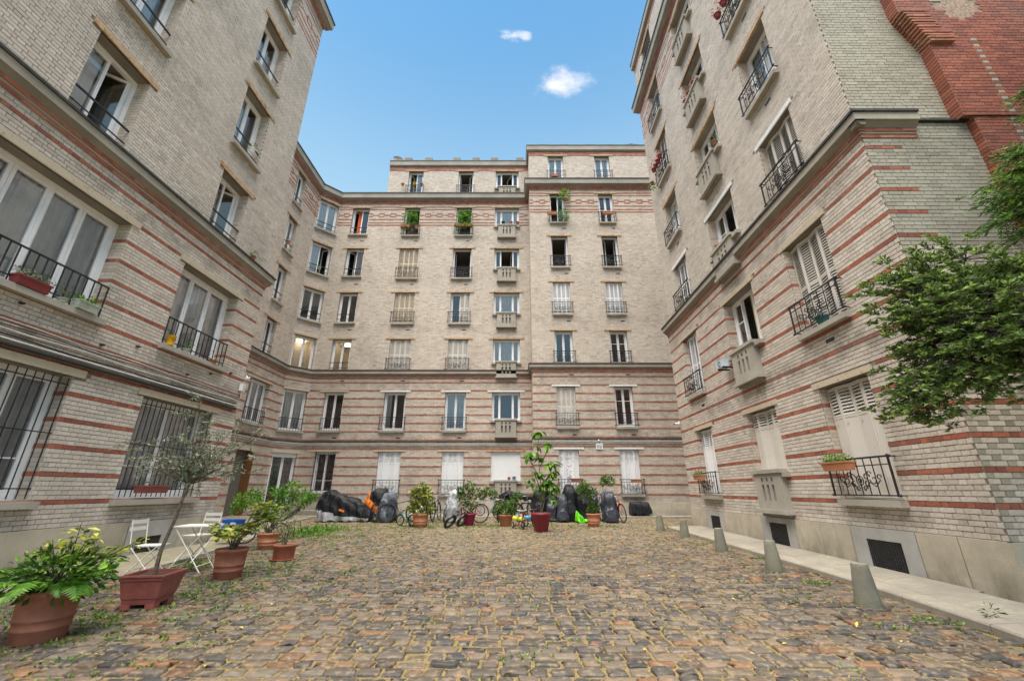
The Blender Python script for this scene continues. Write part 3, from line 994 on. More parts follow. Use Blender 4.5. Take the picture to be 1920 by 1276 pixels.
def chain_band(F, bld, x0, x1, holes, zc=17.45, phase=0.0, near=False):
    for z in CHAIN_Z: strip(F, bld, x0, x1, z, holes)
    d = 0.014
    for a, b in cut(x0, x1, zc, holes):
        mb = MB(); u = a - ((a + phase) % 0.72)
        while u < b:
            l0, l1 = max(u, a), min(u + .36, b)
            if l1 > l0:
                mb.box(l0, l1, -d, 0, zc - .035, zc + .035, RED)
            l0, l1 = max(u + .36, a), min(u + .72, b)
            if l1 > l0:
                mb.box(l0, l1, -d, 0, zc + .07, zc + .14, RED); mb.box(l0, l1, -d, 0, zc - .14, zc - .07, RED)
                if l1 - l0 > .3:
                    mb.box(l0, l0 + .06, -d, 0, zc - .07, zc + .07, RED); mb.box(l1 - .06, l1, -d, 0, zc - .07, zc + .07, RED)
            u += 0.72
        if mb.f: mb.build("chain_pattern_band", bld, F)


ZB = 0.82
LOW_ROWS = [ZB + 0.0715 * (5 + 6 * k) for k in range(15) if ZB + 0.0715 * (5 + 6 * k) < 6.95]


def lower_red(F, bld, x0, x1, holes):
    for z in LOW_ROWS: strip(F, bld, x0, x1, z + .002, holes, 0.0675)


# ================================================================== floors (window bottoms / tops)
FL0 = (1.22, 3.22); FL1 = (4.28, 6.28); FL2 = (7.46, 9.26); FL3 = (10.22, 12.12); FL4 = (13.06, 15.06); FL5 = (15.98, 18.0); FL6 = (19.0, 20.85)

# ---------- back block, left half
BLX0, BLX1 = FCX1, 1.035
W = []      # (frame key, x0, x1, z0, z1, kwargs)


def add(k, x0, x1, z, **kw):
    W.append((k, x0, x1, z[0], z[1], kw))


A_, B_, C_, D_ = (-9.93, -8.88), (-6.75, -5.6), (-3.53, -2.43), (-1.06, 0.43)
add('BL', *A_, FL0, rail='grille', lintel='tan', bars=(.30,), sill_m=M['cream_slab_dark'])
add('BL', *A_, FL1, rail='baluster', lintel='tan')
add('BL', *A_, (7.40, 9.26), rail='bars2', room='warm', lamp=True, sill=False)
add('BL', *A_, (10.25, 12.12), rail='bars2')
add('BL', *A_, (13.18, 15.06), rail='bars2', open_={0: 55}, curtain='voile', cur_part=(.5, 1))
add('BL', *A_, (16.05, 17.98), rail='bars2', open_={0: 60}, curtain='cur_orange', cur_part=(.28, .55))
add('BL', *B_, FL0, shut='half', rail='ornate', lintel='tan', label="window with closed white half-louvred shutters")
add('BL', *B_, FL1, rail='ornate', lintel='white', curtain='voile_grey', cur_part=(.04, .3))
add('BL', *B_, FL2, shut='louver', rail='ornate', shut_m=M['chip'])
add('BL', *B_, FL3, shut='louver', rail='ornate', shut_m=M['wood_tan'])
add('BL', *B_, FL4, shut='louver', rail='ornate', shut_m=M['wood_tan'])
add('BL', -6.67, -5.72, FL5, rail='ornate', open_={0: 80, 1: 80})
add('BL', -6.67, -5.72, FL6, rail='ornate', open_={0: 65}, curtain='voile', cur_part=(.5, 1))
add('BL', *C_, FL0, shut='half', rail='ornate', lintel='tan')
add('BL', *C_, FL1, rail='ornate', lintel='white', curtain='voile_grey')
add('BL', *C_, FL2, shut='louver', rail='ornate', shut_m=M['chip'])
add('BL', *C_, FL3, shut='louver', rail='ornate', halfshut=(2, 3), shut_m=M['chip'], curtain='blind_blue', cur_part=(0, .6), cur_z=(0, .5))
add('BL', *C_, FL4, rail='ornate', open_={0: 85, 1: 85})
add('BL', -3.45, -2.48, FL5, rail='ornate', open_={0: 80, 1: 80})
add('BL', -3.45, -2.48, FL6, rail='ornate', open_={0: 85, 1: 55})
for i, z in enumerate([(1.80, 3.22), (4.78, 6.28), (7.90, 9.26), (10.78, 12.12), (13.66, 15.06), (16.62, 18.0), (19.5, 20.85)]):
    kw = dict(leaves=(.24, .52, .24), fixed=True, box=True, lintel='white' if i == 1 else 'rust')
    if i == 0: kw.update(shut='roller', lintel='rust')
    if i == 2: kw.update(curtain='voile')
    if i == 3: kw.update(curtain='voile', cur_z=(0, 1))
    if i == 4: kw.update(open_={1: 80})
    if i == 5: kw.update(curtain='voile')
    if i == 6: kw.update(open_={1: 60})
    add('BL', *D_, z, **kw)
# ---------- back block, projecting right half
E_, G_ = (2.22, 3.17), (5.10, 6.02)
add('BR', *E_, FL0, shut='half', rail='ornate', lintel='white')
add('BR', *E_, FL1, shut='louver', rail='ornate', lintel='white', shut_m=M['chip'])
add('BR', *E_, FL2, rail='ornate', bars=())
add('BR', *E_, FL3, shut='louver', rail='ornate')
add('BR', *E_, FL4, rail='ornate', open_={0: 88, 1: 88})
add('BR', 2.24, 3.1, FL5, rail='ornate', open_={0: 85})
add('BR', 2.20, 3.15, FL6, rail='ornate', curtain='voile')
add('BR', *G_, FL0, shut='half', rail='ornate', lintel='white')
add('BR', *G_, FL1, rail='ornate', lintel='white', curtain='cur_red', bars=(.66,))
add('BR', *G_, FL2, rail='ornate', bars=(.64,))
add('BR', *G_, FL3, shut='louver', rail='ornate')
add('BR', *G_, FL4, rail='ornate', open_={0: 50, 1: 85})
add('BR', 5.12, 5.97, FL5, rail='ornate', bars=(.5,))
add('BR', 5.07, 6.0, FL6, rail='ornate', curtain='voile')
# ---------- chamfer
c0, c1 = 0.12, FC_LEN - 0.10
add('FC', c0, c1, (0.45, 3.12), rail=None, roller=.2, curtain='blind_blue', lintel='tan', lint_ext=.07, lint_h=.1, room_d=.5, sill=False)
add('FC', c0, c1, (4.22, 6.28), rail='baluster', curtain='voile_grey', lintel='tan', lint_ext=.07, lint_h=.1, room_d=.5)
add('FC', c0, c1, (7.40, 9.26), room='warm', lamp=True, lint_ext=.07, room_d=.9, sill=False)
add('FC', c0, c1, FL3, rail='bars2', lint_ext=.07, room_d=.5)
add('FC', c0, c1, (13.10, 15.06), rail='bars2', open_={1: 60}, curtain='voile', cur_part=(0, .45), lint_ext=.07, room_d=.7)
add('FC', c0, c1, (16.0, 18.05), rail='bars2', curtain='voile', lint_ext=.07, room_d=.5)
# ---------- rear part of the left side
for z, kw in [((4.25, 6.2), dict(rail='baluster', curtain='voile', lintel='tan', leaves=(.33, .33, .33), fixed=True)), (FL2, dict(rail='bars2', open_={0: 70})), (FL3, dict(rail='bars2')),
              (FL4, dict(rail='bars2', curtain='voile', cur_part=(.5, 1))), (FL5, dict(rail='bars2', open_={0: 40}))]:
    a, b = (18.05, 19.6) if z[0] == 4.25 else (18.33, 19.15)
    add('FLW', a, b, z, **kw)
# ---------- left wing
LWW = dict(depth=.26, lint_ext=.16, lint_h=.13, fw=.075)
add('LW', 4.55, 6.87, (1.24, 3.22), leaves=(1, 1, 1, 1), rail='grille', lintel='tan', curtain='voile_grey', bars=(.30,), **LWW)
add('LW', 4.55, 6.90, (4.30, 6.30), leaves=(1, 1, 1, 1), rail='baluster', lintel='tan', curtain='voile', **LWW)
add('LW', 5.22, 6.28, (7.50, 9.30), rail='bars2', open_={1: 50}, room='mid', sill=False, curtain='voile', cur_part=(0, .45), **LWW)
add('LW', 5.24, 6.32, (10.3, 12.15), rail='bars2', curtain='voile', cur_part=(0, .8), **LWW)
add('LW', 5.24, 6.32, FL4, rail='bars2', **LWW)
add('LW', 8.27, 10.28, (1.24, 3.20), leaves=(1, 1), rail='grille', lintel='tan', room='mid', curtain='voile', bars=(.30,), **LWW)
add('LW', 8.29, 10.18, (4.32, 6.28), leaves=(1, 1, 1), fixed=True, rail='baluster', lintel='tan', curtain='voile', **LWW)
add('LW', 8.58, 9.62, (7.50, 9.20), rail='bars2', open_={1: 45}, room='mid', sill=False, **LWW)
add('LW', 8.57, 9.63, (10.14, 12.14), rail='bars2', curtain='voile', cur_part=(0, .45), **LWW)
add('LW', 8.56, 9.63, (13.06, 15.02), rail='bars2', curtain='voile', cur_z=(0, .7), **LWW)
add('LW', 8.56, 9.63, FL5, rail='bars2', **LWW)
# ---------- right wing (local x = -y)
RWW = dict(depth=.24, lint_ext=.13, lint_h=.11)
N_, M_, P_ = (-7.92, -6.72), (-10.82, -9.32), (-13.95, -12.8)
add('RW', *N_, (1.26, 3.25), shut='half', shut_m=M['chip'], rail='ornate', lintel='tan', label="window with flaking white half-louvred shutters", **RWW)
add('RW', *N_, (4.36, 6.34), shut='louver', shut_m=M['chip'], rail='ornate', lintel='tan', **RWW)
add('RW', -7.85, -6.70, (7.50, 9.16), shut='louver', shut_m=M['chip'], rail='ornate', lintel='white', sill=False, **RWW)
add('RW', -7.85, -6.70, (10.24, 12.02), rail='ornate', curtain='voile', open_={1: 20}, **RWW)
add('RW', -7.85, -6.70, (13.1, 15.0), rail='ornate', shut='louver', shut_m=M['chip'], **RWW)
add('RW', -7.85, -6.70, (16.0, 17.95), rail='ornate', **RWW)
add('RW', -10.7, -9.42, (1.78, 3.23), shut='half', shut_m=M['chip'], box=True, lintel='tan', **RWW)
add('RW', *M_, (4.80, 6.34), leaves=(.3, .4, .3), fixed=True, open_={1: 25}, bars=(.6,), box=True, curtain='cur_yellow', cur_part=(.5, 1), lintel='tan', **RWW)
add('RW', *M_, (7.86, 9.22), leaves=(.3, .4, .3), fixed=True, open_={1: 60}, bars=(.5,), box=True, lintel='white', **RWW)
add('RW', *M_, (10.75, 12.06), leaves=(.3, .4, .3), fixed=True, box=True, curtain='voile', cur_part=(.4, 1), **RWW)
add('RW', *M_, (13.65, 14.95), leaves=(.3, .4, .3), fixed=True, box=True, **RWW)
add('RW', *M_, (16.55, 17.95), leaves=(.3, .4, .3), fixed=True, box=True, **RWW)
add('RW', *P_, (1.26, 3.23), shut='half', shut_m=M['white'], rail='ornate', lintel='tan', **RWW)
add('RW', *P_, (4.36, 6.40), shut='louver', shut_m=M['white'], rail='ornate', lintel='tan', **RWW)
add('RW', -13.8, -12.65, (7.50, 9.20), shut='louver', shut_m=M['white'], rail='ornate', lintel='white', sill=False, **RWW)
add('RW', -13.8, -12.65, (10.24, 12.02), rail='ornate', open_={0: 70}, curtain='voile', cur_part=(0, .5), **RWW)
add('RW', -13.8, -12.65, (13.1, 15.0), shut='louver', shut_m=M['chip'], rail='ornate', **RWW)
add('RW', -13.8, -12.65, (16.0, 17.9), curtain='voile', rail='ornate', **RWW)
add('RW', -13.8, -12.65, (19.1, 20.75), curtain='voile', rail='ornate', **RWW)

FR = dict(BL=(F_BL, BACK), BR=(F_BR, BACK), FC=(F_FC, BACK), FLW=(F_FL, BACK), LW=(F_LW, LEFT), RW=(F_RW, RIGHT), NF=(F_NF, RIGHT))
HOLES = {k: [] for k in FR}
WIN = {}
for k, x0, x1, z0, z1, kw in W:
    HOLES[k].append((x0, x1, z0, z1))
    WIN[(k, round(x0, 2), round(z0, 2))] = window(FR[k][0], FR[k][1], x0, x1, z0, z1, **kw)
# doorway in the rear left side
DOOR = (18.2, 19.35, 0.25, 3.05)
HOLES['FLW'].append(DOOR)

# ================================================================== walls of the back block
def plinth(F, bld, x0, x1, ztop, z0=-0.2, d=0.04, m=None, joints=1.25, name="plinth_slab"):
    x = x0
    while x < x1 - 0.05:
        b = min(x + joints, x1)
        mb = MB(); mb.box(x + .004, b - .004, -d, 0.02, z0, ztop, m or M['plinth']); mb.build(name, bld, F)
        x = b


def far_wall(k, x0, x1, ztop, depth=0.22):
    F, bld = FR[k]; mb = MB()
    wall_panel(mb, x0, x1, 0.0, 7.0, HOLES[k], M['brick_far_band'], depth)
    if k == 'BL':
        wall_panel(mb, x0, x1, 7.0, 18.6, HOLES[k], M['brick_far'], depth)
        wall_panel(mb, -7.95, x1, 18.6, ztop, HOLES[k], M['brick_far'], depth)
    else:
        wall_panel(mb, x0, x1, 7.0, ztop, HOLES[k], M['brick_far'], depth)
    mb.build("wall", bld, F)
    lower_red(F, bld, x0, x1, HOLES[k])


far_wall('BL', BLX0, BLX1, 21.3)
far_wall('BR', BLX1, 9.5, 21.3)
far_wall('FC', 0, FC_LEN, 18.6)
far_wall('FLW', 10.5, 20.66, 18.6)
mb = MB(); wall_panel(mb, 0, 1.3, 0, 7.0, [], M['brick_far_band']); wall_panel(mb, 0, 1.3, 7.0, 21.3, [], M['brick_far']); mb.build("wall", BACK, F_ST)
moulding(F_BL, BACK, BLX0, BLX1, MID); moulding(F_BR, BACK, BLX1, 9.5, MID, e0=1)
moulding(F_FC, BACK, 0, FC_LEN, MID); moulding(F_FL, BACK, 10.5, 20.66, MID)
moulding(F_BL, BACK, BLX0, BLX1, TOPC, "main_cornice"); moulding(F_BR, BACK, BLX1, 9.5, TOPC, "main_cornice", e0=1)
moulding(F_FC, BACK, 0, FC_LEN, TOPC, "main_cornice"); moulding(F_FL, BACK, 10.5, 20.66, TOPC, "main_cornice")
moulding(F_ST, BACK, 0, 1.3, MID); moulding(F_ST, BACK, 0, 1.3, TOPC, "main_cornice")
moulding(F_BL, BACK, -7.95, BLX1, ROOFC, "roof_coping"); moulding(F_BR, BACK, BLX1, 9.5, ROOFC, "roof_coping", e0=1); moulding(F_ST, BACK, 0, 1.3, ROOFC, "roof_coping")
for k, a, b, ph in (('BL', BLX0, BLX1, 0), ('BR', BLX1, 9.5, .2), ('FC', 0, FC_LEN, 0), ('FLW', 10.5, 20.66, .1)):
    chain_band(FR[k][0], BACK, a, b, HOLES[k], phase=ph)
# mask the part of the left back wall above the cornice that is open sky (attic starts at x=-7.95)
plinth(F_BL, BACK, BLX0, BLX1, 0.84); plinth(F_BR, BACK, BLX1 - .04, 9.5, 0.86); plinth(F_FC, BACK, 0, FC_LEN, 0.80)
plinth(F_FL, BACK, 10.5, 18.05, 0.80); plinth(F_ST, BACK, 0, 1.3, .84)
# service pipes along the back block
mb = MB()
for F, a, b in ((F_BL, BLX0, BLX1), (F_BR, BLX1, 9.5), (F_FC, 0, FC_LEN), (F_FL, 10.5, 20.6)):
    for z, r, m in ((3.60, .022, M['white_pipe']), (3.70, .03, M['zinc']), (3.52, .014, M['white_pipe'])):
        mb.tube([F @ Vector((a, -.05, z)), F @ Vector((b, -.05, z))], r, m, 6)
    mb2 = MB(); mb2.box(a, b, -.025, 0, 3.75, 3.81, RED); mb2.build("red_brick_band", BACK, F)
mb.build("service_pipe", BACK)
# small air bricks under the windows
mb = MB()
for F, xs in ((F_BL, (-9.4, -6.15, -3.0)), (F_BR, (2.7, 5.55))):
    for x in xs:
        for z in (3.87, 6.86, 9.78, 12.62, 15.55):
            o = MB(); o.box(x + .2, x + .42, -.006, 0, z, z + .06, M['vent']); o.build("air_vent", BACK, F)
# roofs and hidden sides close the volumes
def prism(bld, pts, z0, z1, m, name):
    mb = MB(); n = len(pts)
    mb.face([(x, y, z1) for x, y in pts], m)
    for i in range(n):
        a, b = pts[i], pts[(i + 1) % n]
        mb.face([(a[0], a[1], z0), (b[0], b[1], z0), (b[0], b[1], z1), (a[0], a[1], z1)], m)
    return mb.build(name, bld)


mb = MB()
zr = 18.9
for poly in ([(-7.95, 21.6), (-7.95, 33), (-24, 33), (-24, 10.6), (FCX0 - .24, 10.6), (FCX0, FCY0), (FCX1, FCY1)],):
    mb.face([(x, y, zr) for x, y in poly], M['zinc'])
mb.face([(-7.95, 21.62, 21.5), (1.05, 21.62, 21.5), (1.05, 20.32, 21.5), (14, 20.32, 21.5), (14, 33, 21.5), (-7.95, 33, 21.5)], M['zinc'])
mb.face([(-7.95, 21.6, 18.9), (-7.95, 33, 18.9), (-7.95, 33, 21.6), (-7.95, 21.6, 21.6)], M['brick_far'])
mb.face([(-24, 33, 0), (14, 33, 0), (14, 33, 18.9), (-24, 33, 18.9)], M['brick_far']); mb.face([(14, 20.3, 0), (14, 33, 0), (14, 33, 21.5), (14, 20.3, 21.5)], M['brick_far'])
mb.face([(-24, 10.6, 0), (-24, 33, 0), (-24, 33, zr), (-24, 10.6, zr)], M['brick_far'])
mb.build("roof", BACK)
# roof edge blocks and dish
for x in (-6.86, -5.51, -3.66, -2.38, -1.17, .53):
    mb = MB(); mb.box(x - .24, x + .24, 21.75, 22.1, 21.5, 22.12, M['cream_slab_dark']); mb.build("roof_vent_block", BACK)
for x in (2.03, 3.32, 4.98, 6.27):
    mb = MB(); mb.box(x - .24, x + .24, 20.5, 20.85, 21.5, 22.0, M['cream_slab_dark']); mb.build("roof_vent_block", BACK)
mb = MB(); mb.box(7.2, 8.0, 20.5, 20.9, 21.6, 22.0, M['zinc']); mb.box(7.5, 7.7, 20.6, 20.8, 22.0, 22.15, M['zinc']); mb.build("roof_vent_block", BACK)
dish = thing("satellite_dish", "small grey satellite dish at the left end of the attic roof", "satellite dish", (-7.55, 21.8, 21.6))
mb = MB(); mb.lathe([(0.001, 0), (.16, .02), (.27, .06), (.34, .12)], M['cream_slab_dark'], 16, capb=False)
mb.build("dish", dish, Matrix.Translation((0, 0, .3)) @ Matrix.Rotation(rad(70), 4, 'X') @ Matrix.Rotation(rad(20), 4, 'Y'))
mb = MB(); mb.tube([(0, 0, 0), (0, 0, .3)], .02, M['zinc']); mb.box(-.2, .2, -.1, .1, 0, .05, M['zinc']); mb.build("mast", dish)
mb = MB(); mb.tube([(0, -.02, .3), (0, -.22, .22)], .01, M['zinc']); mb.build("feed_arm", dish)

# door in the rear left side
mb = MB(); a, b, c, d = DOOR
mb.face([(a, .22, c), (b, .22, c), (b, .22, d), (a, .22, d)], M['room_dark'])
dr = mb.build("doorway", BACK, F_FL)
mb = MB(); mb.box(0, .06, 0, 1.1, .0, 2.72, simple("varnished_wood", (.17, .075, .025), .5)); mb.build("door", dr, Matrix.Translation((b - .1, -.12, c)) @ Matrix.Rotation(rad(12), 4, 'Z'))
mb = MB(); mb.box(a - .2, b + .2, -.03, .03, d, d + .12, M['lintel_tan']); mb.build("lintel", dr)

# ================================================================== left wing
LY0, LY1 = -4.0, 11.1
F, bld = F_LW, LEFT
mb = MB()
NEAR0 = 2.6
wall_panel(mb, NEAR0, LY1, 0, 7.0, HOLES['LW'], M['mortar'], .26, m_rev=M['brick_wall_near_band'])
wall_panel(mb, NEAR0, LY1, 7.0, 18.6, HOLES['LW'], M['mortar'], .26, m_rev=M['brick_wall_near'])
wall_panel(mb, LY0, NEAR0, 0, 7.0, [], M['brick_far_band']); wall_panel(mb, LY0, NEAR0, 7.0, 18.6, [], M['brick_far'])
mb.build("wall", bld, F)
mb = MB()   # far end and roof
mb.face([F @ Vector((LY1, 0, 0)), F @ Vector((LY1, 8, 0)), F @ Vector((LY1, 8, 18.6)), F @ Vector((LY1, 0, 18.6))], M['brick_far'])
mb.face([F @ Vector((LY0, 0, 18.9)), F @ Vector((LY1, 0, 18.9)), F @ Vector((LY1, 8, 18.9)), F @ Vector((LY0, 8, 18.9))], M['zinc'])
mb.face([F @ Vector((LY0, 0, 0)), F @ Vector((LY0, 8, 0)), F @ Vector((LY0, 8, 18.9)), F @ Vector((LY0, 0, 18.9))], M['brick_far'])
mb.build("side_wall", bld)
moulding(F, bld, LY0, LY1, MID, e1=1); moulding(F, bld, LY0, LY1, TOPC, "main_cornice", e1=1)
chain_band(F, bld, LY0, LY1, HOLES['LW'], phase=.3)
x = -4.0
pl = [(a, min(a + 1.7, 11.12)) for a in (-4, -2.3, -.6, 1.1, 2.8, 4.5, 6.2)] + [(7.9, 8.75), (9.95, 11.12)]
for a, b in pl:
    mb = MB(); mb.box(a + .004, b - .004, -.04, .02, -.2, ZB - .005, M['plinth']); mb.build("plinth_slab", bld, F)
mb = MB(); wall_panel(mb, 8.754, 9.946, -.2, ZB - .004, [(9.0, 9.6, .22, .52)], M['plinth_new'], depth=.06, y=-.045); mb.build("plinth_slab", bld, F)
mb = MB(); mb.face([(9.0, .01, .22), (9.6, .01, .22), (9.6, .01, .52), (9.0, .01, .52)], M['room_dark'])
for i in range(13): mb.box(9.0 + i * .05 - .006, 9.0 + i * .05 + .006, -.02, -.01, .22, .52, M['vent'])
for i in range(7): mb.box(9.0, 9.6, -.022, -.012, .22 + i * .05 - .006, .22 + i * .05 + .006, M['vent'])
mb.build("cellar_grille", bld, F)


def near_is_red(r, x, z):
    return z < 6.99 and r % 6 == 5


def lint_skip(holes, ext, hgt):
    def f(x, z):
        return any(h[0] - ext < x < h[1] + ext and h[3] - .01 < z < h[3] + hgt - .01 for h in holes)
    return f


BR_L = []
lay_bricks(NEAR0, LY1, ZB, 6.99, HOLES['LW'], ZB, near_is_red, BR_L, F, skip=lint_skip(HOLES['LW'], .16, .13))
lay_bricks(NEAR0, LY1, 7.52, 18.26, HOLES['LW'], ZB, lambda r, x, z: False, BR_L, F, skip=lint_skip(HOLES['LW'], .16, .13))
emit_bricks(BR_L, LEFT)
# cables and pipes along the first storey of the left wing
for z, d, r, m in ((3.42, .07, .035, 'black_pipe'), (3.50, .05, .022, 'white_pipe'), (3.555, .04, .012, 'black_pipe'), (3.64, .06, .014, 'white_pipe'), (3.70, .05, .01, 'black_pipe'), (3.76, .055, .01, 'white_pipe')):
    mb = MB(); pts = []
    for i in range(40):
        y = LY0 + (LY1 - LY0 - .15) * i / 39
        pts.append(F @ Vector((y, -d, z + .012 * math.sin(i * 1.3 + z * 30) * (r < .02))))
    mb.tube(pts, r, M[m], 6); mb.build("cable", bld)
r3 = random.Random(3)
for i in range(12):
    y = 3.0 + i * .68; mb = MB(); mb.box(y, y + .05, -.07, 0, 3.86 + .2 * (i % 3), 3.89 + .2 * (i % 3), M['bark_dark']); mb.build("cable_bracket", bld, F)

# ================================================================== right wing
F, bld = F_RW, RIGHT
RY0, RY1, RY1U = 5.437, 15.24, 14.95
mb = MB()
wall_panel(mb, -RY1, -RY0, 0, 7.0, HOLES['RW'], M['mortar'], .24, m_rev=M['brick_wall_near_band'])
wall_panel(mb, -RY1U, -RY0, 7.0, 21.3, HOLES['RW'], M['mortar'], .24, m_rev=M['brick_wall_near'])
mb.build("wall", bld, F)
moulding(F, bld, -RY1, -RY0, MID, e0=1, e1=1); moulding(F, bld, -RY1U, -RY0, TOPC, "main_cornice", e0=1, e1=1)
moulding(F, bld, -RY1U, -RY0, ROOFC, "roof_coping", e0=1, e1=1)
chain_band(F, bld, -RY1U, -RY0, HOLES['RW'], phase=.1)
BR_R = []
lay_bricks(-RY1, -RY0, ZB, 6.99, HOLES['RW'], ZB, near_is_red, BR_R, F, skip=lint_skip(HOLES['RW'], .2, .12))
lay_bricks(-RY1U, -RY0, 7.52, 20.9, HOLES['RW'], ZB, lambda r, x, z: False, BR_R, F, skip=lambda x, z: lint_skip(HOLES['RW'], .2, .12)(x, z) or 18.24 < z < 18.98)
# plinth with three cellar grilles
gr = [(-7.65, -6.97, .18, .64), (-10.52, -9.86, .18, .70), (-13.7, -13.1, .2, .68)]
edges = [-15.26, -14.0, (-13.95, -12.85), -11.9, -10.85, (-10.8, -9.6), -8.6, -7.95, (-7.93, -6.7), -6.1, -5.40]
def rslab(a, b, holes=(), m=None):
    mb = MB(); wall_panel(mb, a + .004, b - .004, -.2, ZB - .004, list(holes), m or M['plinth'], depth=.06, y=-.04); mb.face([(a, -.04, ZB - .004), (b, -.04, ZB - .004), (b, .01, ZB - .004), (a, .01, ZB - .004)], m or M['plinth'])
    mb.build("plinth_slab", RIGHT, F_RW)
for a, b in ((-15.26, -14.0), (-12.85, -11.9), (-11.9, -10.85), (-9.55, -8.75), (-8.75, -7.97), (-6.68, -6.05), (-6.05, -5.40)): rslab(a, b)
for (a, b), g in zip(((-7.97, -6.68), (-10.85, -9.55), (-14.0, -12.85)), gr): rslab(a, b, [g], M['plinth_new'])
for a, b, c, d in gr:
    mb = MB(); mb.face([(a, .015, c), (b, .015, c), (b, .015, d), (a, .015, d)], M['room_dark'])
    n = 14
    for i in range(n + 1):
        t = a + (b - a) * i / n; mb.box(t - .006, t + .006, -.028, -.018, c, d, M['vent'])
        t = c + (d - c) * i / n
        if i % 1 == 0: mb.box(a, b, -.032, -.022, t - .006, t + .006, M['vent'])
    mb.build("cellar_grille", bld, F)
# near end face -------------------------------------------------
F = F_NF
NFX0, NFX1 = 5.92, 14.0
mb = MB()
wall_panel(mb, NFX0, NFX1, 0, 7.36, [], M['mortar'], y=0.0); wall_panel(mb, NFX0, NFX1, 7.36, 21.3, [], M['mortar'], y=0.03)
mb.build("wall", bld, F)
ret = [(z0, z1, d0, d1, m) for z0, z1, d0, d1, m in MID[:-1]]
moulding(F, bld, NFX0, 6.85, ret, e0=.98)
mb = MB(); mb.box(6.85, 7.80, -.06, .03, 7.33, 7.37, M['zinc']); mb.build("ledge_flashing", bld, F)
moulding(F, bld, NFX0, NFX1, TOPC, "main_cornice", e0=.98); moulding(F, bld, NFX0, NFX1, ROOFC, "roof_coping", e0=.98)


def nf_red(r, x, z):
    if z > 6.99 or r % 6 != 5: return False
    return True if z < 3.3 else x < 6.62


BXL, BXU0, BXU1 = 7.80, 7.61, 9.62
lay_bricks(NFX0, BXL, ZB, 6.99, [], ZB, nf_red, BR_R, F, offs=.2)
lay_bricks(6.87, BXL, 6.99, 7.33, [], ZB, nf_red, BR_R, F, offs=.2)
lay_bricks(NFX0, BXU0, 7.39, 18.26, [], ZB, nf_red, BR_R, F, y=.03, offs=.2)
lay_bricks(BXU1 + .05, NFX1, 7.39, 18.26, [], ZB, nf_red, BR_R, F, y=.03, offs=.2)
mb = MB()
mb.box(NFX0 - .04, NFX1, -.04, .02, -.2, ZB - .004, M['plinth']); mb.build("plinth_slab", bld, F)
# red breast: lower stage, upper stage, corbelled head
mb = MB()
def breast_left(z):
    if z < 7.36: return BXL
    if z < 9.07: return BXU0
    if z < 9.90: return BXU0 - .30 * (z - 9.07) / .83
    return BXU0 - .30
mb.box(BXL, 12.5, -.13, .0, 0.0, 7.36, M['red_mortar'])
mb.box(BXU0, BXU1, -.16, .03, 7.365, 9.07, M['red_mortar'])
mb.box(BXU0 - .27, 10.0, -.159, .03, 9.90, 18.25, M['red_mortar'])
for i_ in range(12): mb.box(BXU0 - .27 * (i_ + 1) / 12, 9.62 + .38 * (i_ + 1) / 12, -.159, .03, 9.07 + i_ * .83 / 12, 9.07 + (i_ + 1) * .83 / 12, M['red_mortar'])
mb.build("brick_breast", bld, F)
OV = (8.46, 10.08, .50)
def on_diamond(r, x, z):
    return (z < 9.2) and r % 2 == 0 and abs(x - 8.45) < .07 and z > 5.5
red_b = []
zr0, zr1 = 0.0, 18.2
r0, r1 = int((0.82 - ZB) / .0715), int((13.0 - ZB) / .0715)
for r in range(r0, r1):
    zm = ZB + (r + .5) * .0715
    xl = breast_left(zm); yf = -.13 if zm < 7.36 else -.16
    xr = 12.5 if zm < 7.36 else (9.62 if zm < 9.07 else 9.62 + (breast_left(9.0) - xl) * 1.4)
    rr = r - 0
    tmp = []
    lay_bricks(xl, xr, ZB + r * .0715, ZB + (r + 1) * .0715, [], ZB, lambda a, b, c: True, tmp, F, y=yf, offs=.1175)
    corb = 9.07 < zm < 9.90
    for t in tmp:
        xm = (t[1] + t[2]) / 2; dd = math.hypot(xm - OV[0], (zm - OV[1]))
        if dd < OV[2] - .13: red_b.append((t[0], t[1], t[2], t[3], t[4], False, t[6], yf + .08)); continue
        if dd < OV[2] and zm > OV[1] - .1: red_b.append((t[0], t[1], t[2], t[3], t[4], False, t[6] * .4 + .5, yf - .005)); continue
        if on_diamond(r, xm, zm) and t[2] - t[1] < .2: red_b.append(t[:5] + (False, t[6], yf)); continue
        y_ = yf - (.04 * ((r % 2) == 0) + .02 if corb and xm < xl + .45 else 0)
        red_b.append(t[:7] + (y_,))
    # side of the breast (faces left)
    FS = frame_mat(xl, 5.437 + (0.0 if zm < 7.36 else .03), 0, -1)
    dpt = .13 if zm < 7.36 else .19
    red_b.append((FS, 0.0, dpt + .012, ZB + r * .0715, ZB + (r + 1) * .0715, True, rng.random(), 0.0))
    if corb:
        o = MB(); o.box(xl - .03, xl + .42, yf - .07, yf + .1, ZB + r * .0715 + .004, ZB + (r + .52) * .0715, M['red']); o.build("corbel_brick", bld, F)
BR_R += red_b
emit_bricks(BR_R, RIGHT, grey_shaded_end=True)
